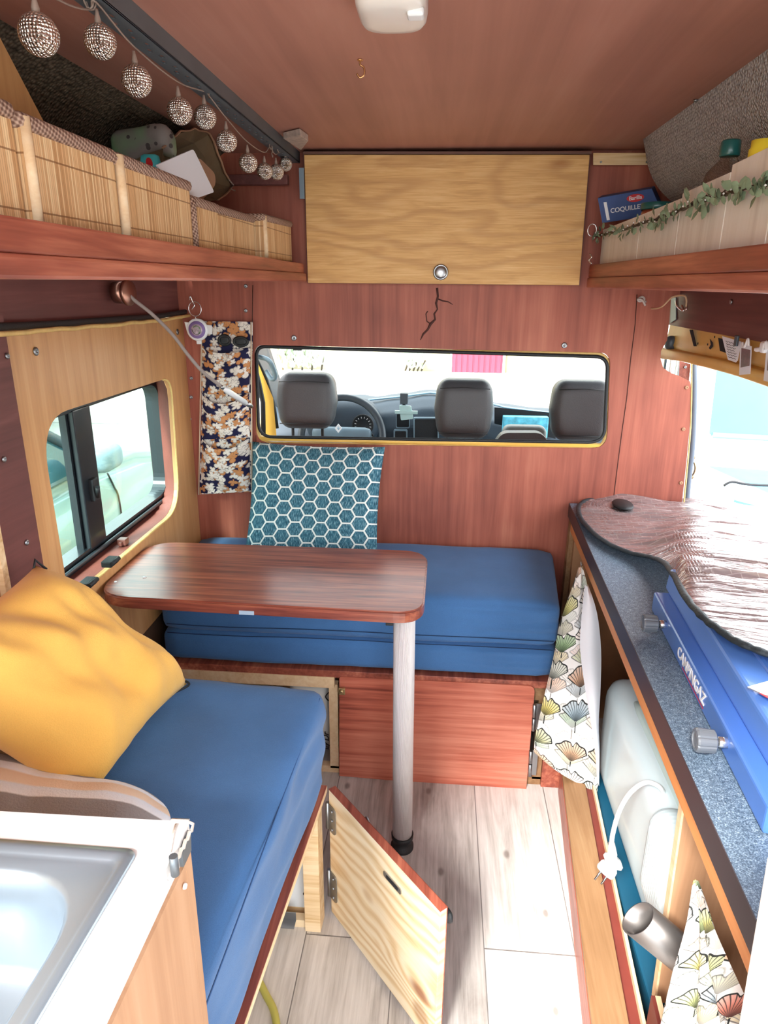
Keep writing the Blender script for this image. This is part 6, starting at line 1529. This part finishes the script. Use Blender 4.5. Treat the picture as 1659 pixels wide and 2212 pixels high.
# white van on the right
t = thing('van', 'white van with a cyan reflection coloured into its window, parked outside the open side door', 'van', (2.6, 5, ZG))
a_, c_ = P(1528, 940, Y=4.3), P(1528, 795, Y=4.3)
b = new(); box(b, (1.35, 4.32, ZG + .25), (3.6, 8.2, 1.75), .10, 4); obj('van_body', b, m_whitebody, t)
b = new(); q = rpoly([V((a_.x, 4.315, a_.z)), V((3.4, 4.315, a_.z - .05)), V((3.4, 4.315, 1.35)), V((c_.x - .03, 4.315, 1.30))], .05, 5); plate(b, q, [], (0, -.012, 0)); obj('van_window', b, m_cyan, t)
b = new(); tube(b, [V((a_.x + .03, 4.30, a_.z - .0)), V((3.4, 4.30, a_.z - .05))], .018, 8); obj('window_rubber', b, plain('blue_grey_rubber', S(120, 170, 196), .4), t)
for x in (1.6, 3.3):
    b = new(); lathe(b, [(.31, -.1), (.33, -.08), (.33, .08), (.31, .1), (0.0, .09)], 28, (x, 5.0, ZG + .33), (1, 0, 0)); obj('wheel', b, m_black, t)
t = thing('car', 'low white car with a pale blue windscreen and wiper outside the side door', 'car', (1.9, 3.4, ZG))
a_ = [P(1521, 1005, Y=3.6), P(1760, 1045, Y=3.6), P(1800, 1110, Y=3.1), P(1560, 1075, Y=3.1)]
b = new(); hexa(b, [V((1.25, 2.4, ZG + .2)), V((3.0, 2.4, ZG + .2)), V((3.0, 4.1, ZG + .2)), V((1.25, 4.1, ZG + .2))], [V((1.25, 2.4, .02)), V((3.0, 2.4, .02)), V((3.0, 4.1, .20)), V((1.25, 4.1, .20))], .06, 4); obj('car_body', b, m_whitebody, t)
b = new(); zz = [P(1526, 1010, Y=3.9), P(1800, 1030, Y=3.9), P(1840, 1150, Y=3.0), P(1585, 1085, Y=3.0)]; plate(b, zz[::1], [], (0, 0, .01)); obj('windscreen', b, m_blueglass, t)
b = new(); tube(b, catmull([P(1562, 1058, Y=3.2) + V((0, 0, .02)), P(1580, 1050, Y=3.2) + V((0, 0, .02)), P(1620, 1056, Y=3.2) + V((0, 0, .02)), P(1700, 1058, Y=3.2) + V((0, 0, .02))], 5), .006, 6); obj('wiper', b, m_ink, t)
for x in (1.4, 2.8):
    b = new(); lathe(b, [(.27, -.1), (.29, -.08), (.29, .08), (.27, .1), (0.0, .09)], 28, (x, 2.8, ZG + .30), (1, 0, 0)); obj('wheel', b, m_black, t)

# ================================================================== LIGHT AND CAMERA
w = bpy.data.worlds.new('sky'); bpy.context.scene.world = w; w.use_nodes = True
bg = w.node_tree.nodes['Background']; bg.inputs[0].default_value = (.93, .97, 1, 1); bg.inputs[1].default_value = 2.6
sl = bpy.data.lights.new('sun', 'SUN'); sl.energy = 4.5; sl.angle = math.radians(14); sl.color = (1, .96, .9)
so = bpy.data.objects.new('sun', sl); C.objects.link(so)
sd_ = V((.32, .8, -.75)).normalized()      # travels forward and down through the open rear
so.rotation_euler = sd_.to_track_quat('-Z', 'Y').to_euler(); so.location = (1, -4, 5)
cam = bpy.data.cameras.new('camera'); co = bpy.data.objects.new('camera', cam); C.objects.link(co)
cam.sensor_fit = 'HORIZONTAL'; cam.sensor_width = 36; cam.lens = F / 1659 * 36; cam.clip_start = .02; cam.clip_end = 200
co.matrix_world = Matrix.Translation(CAM) @ RM.to_4x4()
sc = bpy.context.scene; sc.camera = co
sc.view_settings.view_transform = 'Standard'; sc.view_settings.look = 'None'; sc.view_settings.gamma = 1; sc.view_settings.exposure = 1.42
try: sc.view_settings.use_curve_mapping = False
except Exception: pass
sc.cycles.max_bounces = 12; sc.cycles.diffuse_bounces = 8; sc.cycles.sample_clamp_indirect = 8
